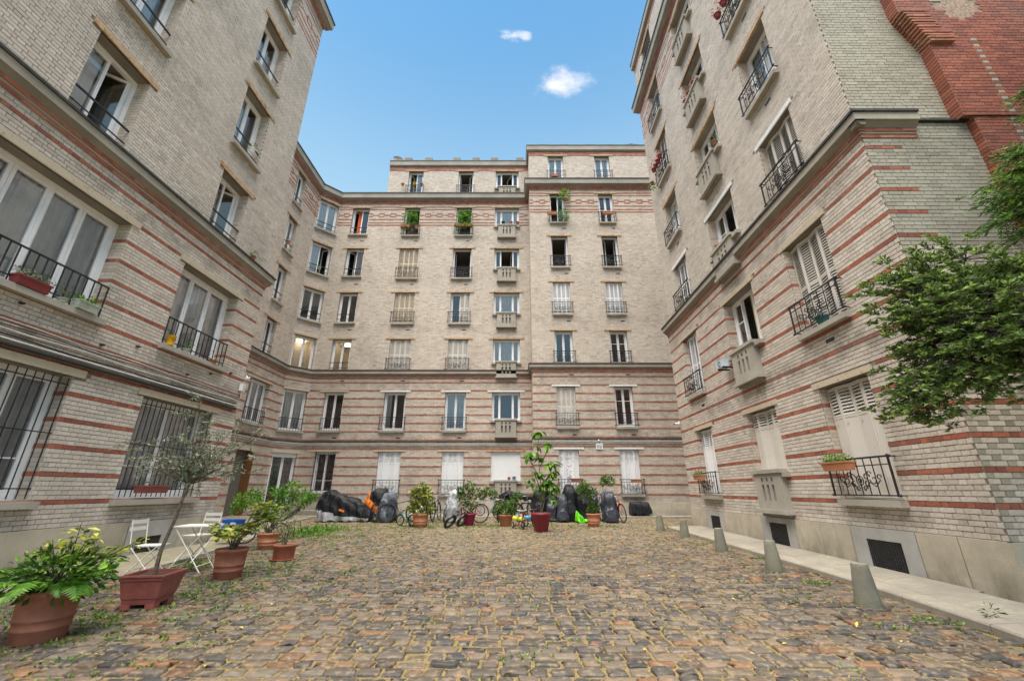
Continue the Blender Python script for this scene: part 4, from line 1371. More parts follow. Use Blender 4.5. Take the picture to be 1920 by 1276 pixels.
# return walls and roof of the right wing
mb = MB()
Fr = F_RW
mb.face([Fr @ Vector((-RY1, 0, 0)), Fr @ Vector((-RY1, 8, 0)), Fr @ Vector((-RY1, 8, 7.4)), Fr @ Vector((-RY1, 0, 7.4))], M['brick_far_band'])
mb.face([Fr @ Vector((-RY1U, 0, 7.4)), Fr @ Vector((-RY1U, 8, 7.4)), Fr @ Vector((-RY1U, 8, 21.4)), Fr @ Vector((-RY1U, 0, 21.4))], M['brick_far'])
mb.face([(5.92, 5.45, 21.4), (14, 5.45, 21.4), (14, 14.95, 21.4), (6.12, 14.95, 21.4)], M['zinc'])
mb.face([(14, 5.45, 0), (14, 14.95, 0), (14, 14.95, 21.4), (14, 5.45, 21.4)], M['brick_far'])
mb.build("side_wall", bld)
for x, z in ((-13.2, 3.9), (-7.4, 4.0), (-7.3, 9.85), (-7.3, 12.75), (-13.2, 9.85), (-13.2, 12.75)):
    o = MB(); o.box(x, x + .22, -.012, 0, z, z + .07, M['vent']); o.build("air_vent", RIGHT, F_RW)


# ================================================================== ground
ground = None
mb = MB()
xs = [-120, -30, -12, -6, 0, 6, 12, 30, 120]; ys = [-120, -30, -10, 0, 6, 12, 18, 24, 40, 120]
mb.grid([[(x, y, G(y) + 0.004 if abs(y) < 60 else G(math.copysign(60, y)) + .004) for x in xs] for y in ys], M['joint'], sm=False)
ground = mb.build("cobbled_ground", kind="structure")


def kerb_x(y):
    pts = [(-3, 3.3), (1.5, 4.02), (3.0, 4.36), (4.46, 4.68), (6.24, 4.88), (7.6, 4.98), (10, 5.02), (14.6, 5.05)]
    for (a, b), (c, d) in zip(pts, pts[1:]):
        if a <= y <= c: return b + (d - b) * (y - a) / (c - a)
    return pts[-1][1]


def lkerb_x(y):
    pts = [(-4, -6.3), (5.7, -6.12), (7.2, -6.05), (9, -6.25), (11.5, -6.7), (13.5, -7.3), (16, -8.2), (19.4, -8.6)]
    for (a, b), (c, d) in zip(pts, pts[1:]):
        if a <= y <= c: return b + (d - b) * (y - a) / (c - a)
    return pts[-1][1]


# ---- cobbles
rc = random.Random(21)
cob = []
y = 1.2; row = 0
while y < 19.25:
    ph = rc.uniform(0.10, .20)
    row_h = rc.uniform(.138, .178)
    x = lkerb_x(min(y, 19.3)) - .05 + rc.uniform(0, .1)
    xe = kerb_x(y) - .02 if y < 14.6 else 9.0
    while x < xe:
        w = rc.uniform(.13, .27)
        if not (y < 2.2 and abs(x) > 5):
            cob.append((x + w / 2, y + row_h / 2, min(w, xe - x + .02), row_h, rc.random(), rc.random()))
        x += w
    y += row_h; row += 1


def cob_colour(r, q):
    base = [(.085, .082, .085), (.12, .108, .098), (.18, .145, .115), (.23, .18, .135), (.095, .09, .09), (.15, .125, .10), (.26, .19, .13), (.19, .16, .135), (.30, .15, .075), (.11, .10, .098), (.29, .215, .145), (.22, .185, .15)]
    b = base[int(r * 12) % 12]; k = (.27 + .36 * q)
    return (b[0] * k, b[1] * k, b[2] * k)


def cob_verts(w, h, seed):
    r = random.Random(seed); g = .009 + .007 * r.random(); top = .016 + .010 * r.random()
    W2, H2 = w / 2 - g, h / 2 - g; k = min(W2, H2) * .55
    out = []
    n = 12
    for ring, (sc, z) in enumerate(((1.02, -0.03), (1.0, top * .66), (.90, top * .97))):
        for i in range(n):
            a = 2 * math.pi * (i + .5) / n
            ca, sa = math.cos(a), math.sin(a)
            e = 0.30
            x = math.copysign(abs(ca) ** e, ca) * W2 * sc; y = math.copysign(abs(sa) ** e, sa) * H2 * sc
            rr = random.Random(seed * 31 + i)
            x += rr.uniform(-.012, .012); y += rr.uniform(-.010, .010)
            out.append((x, y, z + (rr.uniform(-.003, .003) if ring else 0)))
    out.append((0, 0, top + .003))
    fs = []
    for ring in range(2):
        for i in range(n):
            j = (i + 1) % n; fs.append((ring * n + i, ring * n + j, (ring + 1) * n + j, (ring + 1) * n + i))
    for i in range(n): fs.append((2 * n + i, 2 * n + (i + 1) % n, 3 * n))
    return out, fs


score = sorted(range(len(cob)), key=lambda i: -(px_size((cob[i][0], cob[i][1], G(cob[i][1])), cob[i][2], .001, (1, 0))[1] is not None and px_size((cob[i][0], cob[i][1], G(cob[i][1])), cob[i][2], .05, (1, 0))[0]))
single = set(score[:300])
SHAPES = {}
V, FA, CO = [], [], []
for i, (x, y, w, h, r, q) in enumerate(cob):
    tilt = ((r * 37) % 1 - .5) * .12
    dz = G(y) + ((q * 53) % 1 - .5) * .016
    c = cob_colour(r, q)
    if i in single:
        key = (round(w / .02), round(h / .02), int(r * 12), i % 3)
        if key not in SHAPES:
            vs, fs = cob_verts(round(w / .02) * .02, round(h / .02) * .02, i)
            m2 = MB(); m2.v = vs; m2.f = fs; m2.mats = [M['cobble']]; m2.mi = [0] * len(fs); m2.c = [c] * len(fs); m2.smooth = [True] * len(fs); m2.usecol = True
            SHAPES[key] = m2.mesh("cobblestone")
        link("cobblestone", SHAPES[key], ground, Matrix.Translation((x, y, dz)) @ Matrix.Rotation(tilt, 4, 'X') @ Matrix.Rotation(tilt * 1.5, 4, 'Z'))
        continue
    vs, fs = cob_verts(w, h, i); k = len(V)
    ct, st = math.cos(tilt * 1.5), math.sin(tilt * 1.5)
    V += [(x + a * ct - b * st, y + a * st + b * ct, dz + cc + b * tilt) for a, b, cc in vs]
    FA += [tuple(k + t for t in f) for f in fs]
    for f in fs: CO += [c[0], c[1], c[2], 1.0] * len(f)
me = bpy.data.meshes.new("cobblestones_far"); me.from_pydata(V, [], FA); me.materials.append(M['cobble'])
at = me.color_attributes.new("bc", 'FLOAT_COLOR', 'CORNER'); at.data.foreach_set("color", CO)
me.polygons.foreach_set("use_smooth", [True] * len(me.polygons))
link("cobblestone_paving", me, ground, None, "stuff")

# ---- right pavement: slabs and kerb stones
rp = link("pavement", None); bpy.data.objects.remove(rp)
mb = MB()
ys = [-3, 1.5, 3.0, 4.46, 5.4, 6.24, 7.6, 10, 12, 14.6]
mb.grid([[(kerb_x(y) + .02, y, G(y) + .05), (kerb_x(y) + .5, y, G(y) + .06), (5.9 if y > 5.41 else 10.5, y, G(y) + .10)] for y in ys], M['joint'], sm=False)
pave = mb.build("pavement", kind="structure")
rs = random.Random(9)
y = -1.0
while y < 14.6:
    L = rs.uniform(.85, 1.15); y1 = min(y + L, 14.62)
    mb = MB(); a, b = y + .004, y1 - .004
    for yy0, yy1 in ((a, b),):
        p = [(kerb_x(yy0), yy0), (kerb_x(yy0) + .28, yy0), (kerb_x(yy1) + .28, yy1), (kerb_x(yy1), yy1)]
        z0, z1 = G(yy0) + .095, G(yy1) + .095
        t = [(p[0][0] + .015, p[0][1], z0 - .003), (p[1][0], p[1][1], z0 + .006), (p[2][0], p[2][1], z1 + .006), (p[3][0] + .015, p[3][1], z1 - .003)]
        q = [(p[0][0], p[0][1], z0 - .02), (p[3][0], p[3][1], z1 - .02)]
        bt = [(p[0][0] - .005, p[0][1], z0 - .2), (p[3][0] - .005, p[3][1], z1 - .2)]
        mb.face(t, M['kerb']); mb.face([q[0], t[0], t[3], q[1]], M['kerb']); mb.face([bt[0], q[0], q[1], bt[1]], M['kerb'])
        mb.face([t[0], q[0], bt[0], (p[1][0], p[1][1], z0 - .2), t[1]], M['kerb']); mb.face([t[3], t[2], (p[2][0], p[2][1], z1 - .2), bt[1], q[1]], M['kerb'])
    mb.build("kerb_stone", pave)
    xw = 5.87 if y > 5.38 else 10.0
    xw1 = 5.87 + S * 5
    cols = [(.285, 1.2)] if y > 5.38 else [(.285, .95), (.95, 1.9), (1.9, 2.9), (2.9, 4.0)]
    for ca, cb in cols:
        mb = MB()
        xa0, xa1 = kerb_x(a) + ca + .004, kerb_x(b) + ca + .004
        xb0 = (5.80 + S * a - .045) if y > 5.38 else kerb_x(a) + cb - .004
        xb1 = (5.80 + S * b - .045) if y > 5.38 else kerb_x(b) + cb - .004
        za, zb_ = G(a) + .10, G(b) + .10; k = .035
        mb.face([(xa0, a, za), (xb0, a, za + k), (xb1, b, zb_ + k), (xa1, b, zb_)], M['slab'])
        mb.face([(xa0, a, za - .05), (xb0, a, za + k - .05), (xb0, a, za + k), (xa0, a, za)], M['slab'])
        mb.build("paving_slab", pave)
    y = y1
mb = MB(); mb.box(5.04, 6.1, 14.62, 14.78, 0.1, G(14.6) + .1, M['kerb']); mb.build("kerb_stone", pave)

# ---- left pavement, mossy
mb = MB()
ys = [-4, 1, 3, 5.7, 7.2, 9, 11.5, 13.5, 16, 19.4]
mb.grid([[(-7.75 if y < 11.2 else -12, y, G(y) + .13), (lkerb_x(y) - .14, y, G(y) + .045)] for y in ys], M['slab_l'], sm=False)
lp = mb.build("pavement", kind="structure")
y = -1.0
while y < 19.3:
    L = rs.uniform(.5, 1.0); y1 = y + L; mb = MB(); a, b = y + .012, y1 - .012
    w = rs.uniform(.13, .17); j = rs.uniform(-.015, .015)
    for q in range(1):
        x0, x1 = lkerb_x(a), lkerb_x(b)
        p = [(x0 - w + j, a), (x0 + j, a), (x1 + j, b), (x1 - w + j, b)]
        zt = [G(a) + .065, G(a) + .055, G(b) + .055, G(b) + .065]
        top = [(p[i][0], p[i][1], zt[i]) for i in range(4)]; bot = [(p[i][0] + (.012 if i in (1, 2) else 0), p[i][1], zt[i] - .2) for i in range(4)]
        mb.face(top, M['kerb'])
        for i in range(4): mb.face([bot[i], bot[(i + 1) % 4], top[(i + 1) % 4], top[i]], M['kerb'])
    mb.build("kerb_stone", lp); y = y1
# ---- pavement along the back
mb = MB(); mb.grid([[(x, y, z) for x in (-11.6, -8, 0, 9)] for y, z in ((19.42, .315), (21.65, .345))], M['slab'], sm=False)
bp = mb.build("pavement", kind="structure")
x = -8.6
while x < 9:
    mb = MB(); mb.box(x + .006, x + .99, 19.27, 19.42, .1, .318, M['kerb']); mb.build("kerb_stone", bp); x += 1.0
# step in front of the chamfer window
mb = MB(); mb.box(-10.2, -8.2, 20.2, 20.9, .3, .52, M['kerb']); mb.build("step", bp)

# ================================================================== plants
nrg = np.random.default_rng(4)


def leaves_mesh(name, P, N, size, mat, aspect=.45, var=(0, 1), up=0.0, fold=.18, shade=None):
    """P positions (n,3), N leaf directions (n,3): one bent four-corner leaf each"""
    P = np.asarray(P, float); N = np.asarray(N, float); n = len(P)
    N = N / (np.linalg.norm(N, axis=1, keepdims=True) + 1e-9)
    r = nrg.normal(size=(n, 3)); r[:, 2] += up
    sdv = np.cross(N, r); sdv /= (np.linalg.norm(sdv, axis=1, keepdims=True) + 1e-9)
    nor = np.cross(sdv, N)
    L = (size * nrg.uniform(.65, 1.25, (n, 1))); Wd = L * aspect
    a = P; t = P + N * L - nor * L * .12; l = P + N * L * .5 + sdv * Wd * .5 + nor * L * fold * .5; rr = P + N * L * .5 - sdv * Wd * .5 + nor * L * fold * .5
    m_ = P + N * L * .5
    V = np.stack([a, rr, t, l, m_], 1).reshape(-1, 3)
    F_ = np.arange(n)[:, None] * 5 + np.array([[0, 1, 2, 4]]); F2 = np.arange(n)[:, None] * 5 + np.array([[0, 4, 2, 3]])
    faces = np.concatenate([F_[:, None], F2[:, None]], 1).reshape(-1, 4)
    me = bpy.data.meshes.new(name)
    me.vertices.add(len(V)); me.vertices.foreach_set("co", V.ravel())
    me.loops.add(len(faces) * 4); me.loops.foreach_set("vertex_index", faces.ravel().astype(np.int32))
    me.polygons.add(len(faces)); me.polygons.foreach_set("loop_start", np.arange(len(faces), dtype=np.int32) * 4)
    try: me.polygons.foreach_set("loop_total", np.full(len(faces), 4, dtype=np.int32))
    except Exception: pass
    me.materials.append(mat)
    at = me.color_attributes.new("bc", 'FLOAT_COLOR', 'CORNER')
    cv = nrg.uniform(var[0], var[1], n)
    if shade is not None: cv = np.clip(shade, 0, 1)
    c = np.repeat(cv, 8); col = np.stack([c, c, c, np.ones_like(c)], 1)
    at.data.foreach_set("color", col.ravel())
    me.update(calc_edges=True); me.validate()
    return me


def cluster(c, r, n, sq=(1, 1, 1), shell=.35):
    d = nrg.normal(size=(n, 3)); d /= np.linalg.norm(d, axis=1, keepdims=True)
    rad_ = (shell + (1 - shell) * nrg.random((n, 1))) * r
    return np.asarray(c) + d * rad_ * np.asarray(sq), d


def pot_mesh(r, h, m, bands=True, rim=True, taper=.72, n=28):
    mb = MB(); rb = r * taper
    prof = [(rb * .96, 0), (rb, .01)]
    if bands: prof += [(rb + (r - rb) * .25, h * .24), (rb + (r - rb) * .25 + .012, h * .26), (rb + (r - rb) * .28, h * .29), (rb + (r - rb) * .45, h * .42), (rb + (r - rb) * .45 + .012, h * .44), (rb + (r - rb) * .48, h * .47)]
    if rim: prof += [(r * .95, h * .86), (r * 1.0, h * .87), (r * 1.03, h), (r * .96, h), (r * .93, h * .9)]
    else: prof += [(r, h), (r * .95, h), (r * .93, h * .9)]
    mb.lathe(prof, m, n); mb.lathe([(r * .93, h * .9), (.001, h * .91)], M['soil'], n, capb=False)
    return mb.mesh("pot")


def potted(name, label, x, y, r, h, m, group=None, z=None, **kw):
    t = thing(name, label, "potted plant", (x, y, (G(y) + .015) if z is None else z), 0, group)
    link("pot", pot_mesh(r, h, m, **kw), t)
    return t


def stems(t, base, tips, r0=.012, m=None, bend=.15, name="stem"):
    mb = MB()
    for i, tp in enumerate(tips):
        b = Vector(base) + Vector((rng.uniform(-.05, .05), rng.uniform(-.05, .05), 0)); tp = Vector(tp)
        mid = (b + tp) / 2 + Vector((rng.uniform(-bend, bend), rng.uniform(-bend, bend), rng.uniform(0, bend))) * (tp - b).length * .5
        mb.tube([b, (b + mid) / 2 + Vector((0, 0, .02)), mid, tp], [r0, r0 * .8, r0 * .6, r0 * .3], m or M['bark'], 5)
    return mb.build(name, t)


def leaf_objects(t, P, D, size, mat, aspect=.42, nvar=6, name="leaf"):
    """every large leaf an object of its own (shared meshes)"""
    ms = []
    for k in range(nvar):
        mb = MB(); L = 1.0; w = aspect / 2; c = (k + .5) / nvar
        pts = [(0, 0, 0), (w * .75, .28, .05), (w, .52, .06), (w * .6, .8, -.0), (0, 1, -.08), (-w * .6, .8, -.0), (-w, .52, .06), (-w * .75, .28, .05)]
        mid = [(0, 0, 0), (0, .28, .0), (0, .52, .01), (0, .8, -.04), (0, 1, -.08)]
        for i in range(4):
            a, b = pts[i], pts[i + 1]
            mb.face([mid[i], a, b, mid[i + 1]] if i > 0 and i < 3 else ([mid[i], b, mid[i + 1]] if i == 0 else [mid[i], a, mid[i + 1]]), mat, c, True)
            a, b = pts[(8 - i) % 8], pts[7 - i]
            mb.face([mid[i + 1], b, a, mid[i]] if i > 0 and i < 3 else ([mid[i], mid[i + 1], b] if i == 0 else [mid[i], mid[i + 1], a]), mat, c, True)
        ms.append(mb.mesh(name))
    for p, d in zip(P, D):
        d = Vector(d).normalized()
        q = d.to_track_quat('Y', 'Z'); s_ = size * rng.uniform(.7, 1.25)
        L = Matrix.Translation(Vector(p)) @ q.to_matrix().to_4x4() @ Matrix.Rotation(rng.uniform(-.6, .6), 4, 'Y') @ Matrix.Diagonal((s_, s_, s_, 1))
        link(name, rng.choice(ms), t, L)


def rosettes(tips, n=7, up=.5, spread=.03):
    P, D = [], []
    for tp in tips:
        a0 = rng.uniform(0, 6.28)
        for i in range(n):
            a = a0 + i * 2.4; el = rng.uniform(-.35, up)
            P.append((tp[0] + rng.uniform(-spread, spread), tp[1] + rng.uniform(-spread, spread), tp[2] - rng.uniform(0, .10)))
            D.append((math.cos(a) * math.cos(el), math.sin(a) * math.cos(el), math.sin(el)))
    return P, D


def fern_frond(L, seed):
    r = random.Random(seed); mb = MB(); n = 20; prev = None
    pts = []
    for i in range(n + 1):
        t = i / n; a = rad(66) - rad(125) * t
        if i == 0: p = Vector((0, 0, 0))
        else: p = pts[-1] + Vector((0, math.cos(a), math.sin(a))) * L / n
        pts.append(p)
    mb.tube(pts[::4] + [pts[-1]], .004, M['leaf_fresh'], 4, c=.3)
    for i in range(2, n):
        t = i / n; w = L * .30 * math.sin(math.pi * min(1, t * .9 + .1)) ** .8 * (1 - t * .35)
        d = (pts[i + 1] - pts[i]).normalized(); up = Vector((1, 0, 0)).cross(d)
        for sg in (-1, 1):
            b = pts[i]; tip = b + Vector((sg * w, 0, 0)) + d * w * .35 - up * w * .25 * 0 - Vector((0, 0, w * .2))
            k = d * L * .022
            mb.face([b - k, b + k, (b + tip) / 2 + k * .9, tip, (b + tip) / 2 - k * .9], M['leaf_fresh'], .25 + .5 * r.random())
    return mb.mesh("fern_frond")


# --- front left pot with fern and spotted laurel
t = potted("potted_fern", "large terracotta pot with ferns and yellow-spotted laurel at the lower left corner", -4.47, 4.62, .235, .43, M['terra'], taper=.82, n=40)
fr = [fern_frond(L, i) for i, L in enumerate((.50, .42, .55, .46))]
for i in range(17):
    a = rad(-150 + i * 21.0 + rng.uniform(-8, 8)); k = rng.uniform(.05, .15)
    link("fern_frond", fr[i % 4], t, Matrix.Translation((math.cos(a) * k, math.sin(a) * k, .40)) @ Matrix.Rotation(a - math.pi / 2, 4, 'Z') @ Matrix.Rotation(rng.uniform(-.25, .2), 4, 'X'))
tips = [(-.45, -.1, .62), (-.30, .0, .78), (-.38, .2, .70), (-.12, -.05, .86), (.02, .05, 1.0), (.12, .1, .92), (.28, .0, .86), (.42, .12, .78), (.55, .0, .70), (-.55, .05, .55), (-.2, .2, .75), (.2, -.1, .78), (.62, .15, .86), (-.05, -.15, .72), (.35, -.15, .66)]
stems(t, (0, 0, .4), tips, .010, M['bark_dark'])
tips = [(x * .85, y, z * .95) for x, y, z in tips]
P, D = rosettes(tips, 18, .6, .07)
hi = [i for i, p in enumerate(P) if p[2] > .68]; lo = [i for i, p in enumerate(P) if p[2] <= .68]
leaf_objects(t, [P[i] for i in hi], [D[i] for i in hi], .105, M['leaf_yel'], .42)
leaf_objects(t, [P[i] for i in lo], [D[i] for i in lo], .10, M['leaf_fresh'], .5)
Pc, Dc = cluster((0, 0, .54), .36, 700, (1.3, 1, .6)); link("foliage", leaves_mesh("foliage", Pc, Dc, .085, M['leaf']), t, None, "stuff")

# --- rectangular planter with an olive tree
t = thing("olive_tree", "slender grey-green olive tree in a rectangular red-brown planter before the barred window", "potted tree", (-4.38, 5.75, G(5.7) + .02), rad(8))
mb = MB()
def trough(mb, L, W_, h, m, tp=.72, z0=.05):
    lo = [(-L * tp / 2, -W_ * tp / 2), (L * tp / 2, -W_ * tp / 2), (L * tp / 2, W_ * tp / 2), (-L * tp / 2, W_ * tp / 2)]
    def ring(s, z): return [(a * s, b * s, z) for a, b in lo]
    k = 1 / tp
    rr = [ring(1, z0), ring(1.06, z0 + h * .18), ring(1.10, z0 + h * .2), ring(k * .93, z0 + h * .80), ring(k * .97, z0 + h * .82), ring(k * .98, z0 + h * .93), ring(k * 1.03, z0 + h * .94), ring(k * 1.03, z0 + h), ring(k * .93, z0 + h), ring(k * .92, z0 + h * .88)]
    mb.grid(rr, m, closed=True, sm=False); mb.face(list(reversed(rr[0])), m); mb.face(rr[-1], M['soil'])
trough(mb, .48, .48, .31, M['planter'])
for a in (-.13, .13):
    for b in (-.13, .13): mb.box(a - .05, a + .05, b - .05, b + .05, 0, .05, M['planter'])
mb.build("planter", t)
mb = MB(); mb.tube([(0, 0, .3), (.0, 0, .6), (.06, .02, .95), (.09, .02, 1.2), (.12, .03, 1.38)], [.026, .022, .02, .018, .015], M['bark'], 8)
fork = Vector((.12, .03, 1.38))
otips = [(.02, 0, 2.55), (-.18, .1, 2.25), (.25, -.1, 2.3), (.10, .2, 2.1), (.55, 0, 2.12), (.80, .1, 2.0), (.65, -.2, 1.78), (.9, .0, 1.72), (-.45, .05, 1.95), (-.70, .0, 1.72), (-.55, .2, 1.60), (.35, .2, 1.85), (-.25, -.2, 1.75), (.45, -.1, 1.55), (.75, .1, 1.5), (-.75, -.1, 1.9), (.3, .1, 1.65), (.15, -.2, 1.9), (-.05, .1, 1.85), (.5, .2, 1.95)]
OP, OD = [], []
for tp in otips:
    tp = Vector(tp); mid = fork.lerp(tp, .5) + Vector((rng.uniform(-.05, .05), rng.uniform(-.05, .05), rng.uniform(0, .08)))
    mb.tube([fork, mid, tp], [.010, .006, .002], M['bark'], 5)
    for k in range(10):
        s_ = .2 + .8 * k / 9; b = fork.lerp(mid, s_ * 2) if s_ < .5 else mid.lerp(tp, s_ * 2 - 1)
        d = Vector((rng.gauss(0, 1), rng.gauss(0, 1), rng.gauss(.2, .8))).normalized() * rng.uniform(.10, .26); e = b + d
        mb.tube([b, e], [.003, .001], M['bark'], 3)
        for q in range(15):
            OP.append(tuple(b.lerp(e, .1 + .9 * q / 14))); OD.append((d.x + rng.gauss(0, .12), d.y + rng.gauss(0, .12), d.z + rng.gauss(0, .12)))
mb.build("trunk", t)
link("foliage", leaves_mesh("foliage", OP, OD, .062, M['leaf_olive'], .22), t, None, "stuff")

# --- third pot: spotted laurel
t = potted("potted_laurel", "terracotta pot with a yellow-speckled laurel beside the folding table", -4.46, 7.35, .23, .42, M['terra'], taper=.82)
tips = [(rng.gauss(.02, .2), rng.gauss(0, .16), rng.uniform(.62, .82)) for _ in range(16)] + [(rng.uniform(.1, .5), rng.uniform(-.1, .3), rng.uniform(.85, 1.12)) for _ in range(10)]
stems(t, (0, 0, .4), tips, .008, M['bark'])
P, D = rosettes(tips, 11, .5, .06)
hi = [i for i, p in enumerate(P) if p[2] > .78]; lo = [i for i, p in enumerate(P) if p[2] <= .78]
leaf_objects(t, [P[i] for i in hi], [D[i] for i in hi], .145, M['leaf_yel'], .5); leaf_objects(t, [P[i] for i in lo], [D[i] for i in lo], .14, M['leaf_yel'], .5)
# --- fourth pot with thin twigs
t = potted("potted_shrub", "terracotta pot on a saucer with thin bare-stemmed green twigs", -4.42, 8.95, .21, .28, M['terra'], taper=.86, bands=False)
mb = MB(); mb.lathe([(.20, .0), (.24, .03), (.22, .03), (.17, .012)], M['terra'], 28); mb.build("saucer", t)
tips = [(rng.gauss(0, .17), rng.gauss(0, .12), rng.uniform(.45, .85)) for _ in range(16)]
stems(t, (0, 0, .27), tips, .005, M['bark'])
P, D = [], []
for tp in tips:
    a, b = cluster(tp, .12, 26); P += a.tolist(); D += b.tolist()
link("foliage", leaves_mesh("foliage", P, D, .045, M['leaf_dark'], .3), t, None, "stuff")
# --- green orange-tree like shrub near the wing's end
t = potted("potted_bush", "broad bright green bush in front of the doorway at the wing's end", -5.55, 10.4, .24, .34, M['terra2'])
cl = [(-.75, 0, 1.0, .2), (-.55, .1, 1.12, .22), (-.35, 0, 1.05, .2), (-.1, .1, 1.15, .22), (.15, 0, 1.32, .25), (.1, .1, 1.05, .22), (.4, 0, 1.25, .22), (.55, .1, 1.1, .2), (.75, 0, 1.0, .18), (.3, 0, .9, .2), (0, -.1, .8, .22), (-.3, 0, .75, .2), (-.9, .1, .85, .15), (.85, 0, 1.1, .1)]
stems(t, (0, 0, .3), [c[:3] for c in cl], .012, M['bark'])
P, D = [], []
for x, y, z, r in cl:
    for k in range(12):
        a, _ = cluster((x, y, z), r, 1); a = a[0]
        b, d = cluster(a, .05, 11); P += b.tolist(); D += (d + [0, 0, .3]).tolist()
link("foliage", leaves_mesh("foliage", P, D, .085, M['leaf_fresh'], .4), t, None, "stuff")

# --- plants in front of the parked bikes
def bush(t, cl, n, size, mat, aspect=.45, stem_m=None, base=(0, 0, .3), r0=.01):
    stems(t, base, [c[:3] for c in cl], r0, stem_m or M['bark'])
    P, D = [], []
    for x, y, z, r in cl:
        a, d = cluster((x, y, z), r, n); P += a.tolist(); D += (d + nrg.normal(0, .5, d.shape)).tolist()
    return link("foliage", leaves_mesh("foliage", P, D, size, mat, aspect), t, None, "stuff")


t = potted("potted_laurel", "bright yellow-green speckled bush in a ribbed terracotta pot before the parked bikes", -3.12, 15.35, .27, .42, M['terra2'], taper=.82)
bush(t, [(0, 0, 1.25, .17), (-.1, 0, 1.08, .22), (.15, 0, 1.05, .2), (-.22, 0, .82, .22), (.22, 0, .78, .22), (0, -.1, .62, .26), (-.3, 0, .6, .14), (.3, 0, .58, .14), (-.28, 0, 1.1, .1), (.0, -.1, .9, .24)], 120, .12, M['leaf_yel'])
t = potted("potted_shrub", "leafy green shrub leaning right in a tapering magenta pot", -1.52, 15.9, .25, .40, M['plastic_mag'], bands=False, taper=.62)
bush(t, [(0, 0, 1.3, .18), (-.15, 0, 1.1, .2), (.2, 0, 1.1, .2), (-.3, 0, .85, .2), (.1, 0, .8, .25), (.45, 0, 1.0, .15), (.65, 0, 1.15, .15), (.85, 0, 1.0, .14), (-.05, 0, .6, .2), (-.35, 0, 1.15, .1)], 130, .095, M['leaf'])
t = potted("potted_shrub", "low dark green bush in a round orange terracotta pot left of the red pot", -.22, 15.7, .26, .37, M['terra2'], taper=.66, bands=False)
bush(t, [(-.2, 0, .6, .18), (.1, 0, .66, .2), (.3, 0, .8, .16), (.42, 0, .98, .14), (-.32, 0, .5, .14), (0, -.1, .5, .2), (.25, -.1, .55, .15)], 130, .10, M['leaf'])
t = potted("potted_shrub", "olive-green shrub with two round heads in a stepped terracotta pot", 2.80, 15.5, .24, .42, M['terra2'], taper=.76)
bush(t, [(-.28, 0, 1.35, .18), (-.1, 0, 1.22, .18), (-.38, 0, 1.2, .15), (.05, 0, 1.1, .15), (-.2, 0, 1.05, .15), (.55, 0, 1.55, .16), (.7, 0, 1.48, .16), (.42, 0, 1.46, .13), (0, 0, .75, .12), (-.05, 0, .55, .15), (.12, 0, .6, .12)], 170, .075, M['leaf'])
# --- crimson pot with tall large-leaved plant
t = thing("potted_tree", "tall thin plant with large drooping leaves in a big crimson tapering pot", "potted plant", (.90, 13.95, G(13.9) + .015))
link("pot", pot_mesh(.31, .54, M['plastic_crim'], bands=False, taper=.66, n=32), t)
mb = MB(); br = [[(0, 0, .5), (.02, 0, 1.2), (-.02, 0, 1.9), (-.06, 0, 2.4), (-.02, 0, 2.95)], [(.02, 0, .5), (.15, 0, 1.0), (.3, 0, 1.6), (.42, 0, 2.0)], [(0, 0, 1.5), (-.2, 0, 1.9), (-.36, 0, 2.2)],
             [(0, 0, .9), (.1, -.1, 1.3), (.2, -.1, 1.55)], [(0, 0, 1.9), (.2, 0, 2.3), (.3, 0, 2.6)], [(0, 0, .9), (-.2, 0, 1.1), (-.34, 0, 1.5)], [(.1, 0, .9), (.3, -.1, 1.1), (.42, 0, 1.25)], [(0, 0, 1.2), (-.1, 0, 1.5), (-.2, .1, 1.75)]]
for b in br: mb.tube(b, [.018 - .003 * k for k in range(len(b))], M['bark'], 6)
mb.build("stem", t)
P, D = [], []
for tp, n in [((-.02, 0, 2.98), 13), ((-.1, 0, 2.6), 5), ((.3, 0, 2.62), 7), ((-.36, 0, 2.25), 8), ((-.25, 0, 2.35), 7), ((.05, 0, 2.2), 6), ((.3, 0, 2.0), 8), ((.45, 0, 2.0), 9), ((.4, 0, 1.75), 8), ((0, 0, 1.7), 8), ((.2, 0, 1.55), 8), ((-.35, 0, 1.5), 6), ((.44, 0, 1.3), 10), ((.25, 0, 1.15), 9), ((-.15, 0, 1.3), 5), ((.3, 0, 1.45), 8), ((.1, -.1, 1.35), 8), ((.4, 0, .95), 6)]:
    for i in range(int(n * 1.5)):
        a = rng.uniform(0, 6.28); P.append((tp[0] + rng.gauss(0, .05), tp[1] + rng.gauss(0, .04), tp[2] + rng.gauss(0, .04))); D.append((math.cos(a) * .7, math.sin(a) * .7, rng.uniform(-1.2, .1)))
leaf_objects(t, P, D, .25, M['leaf_fresh'], .50)

# ================================================================== trees at the right edge
def limb(mb, a, b, r0, r1, m, sag=.1, n=5):
    a, b = Vector(a), Vector(b); pts = []
    for i in range(n + 1):
        s_ = i / n; p = a.lerp(b, s_) + Vector((rng.gauss(0, .03), rng.gauss(0, .03), rng.gauss(0, .03))) * (b - a).length * .5 * (0 < i < n)
        p.z += sag * math.sin(math.pi * s_); pts.append(p)
    mb.tube(pts, [r0 + (r1 - r0) * i / n for i in range(n + 1)], m, 6)
    return pts


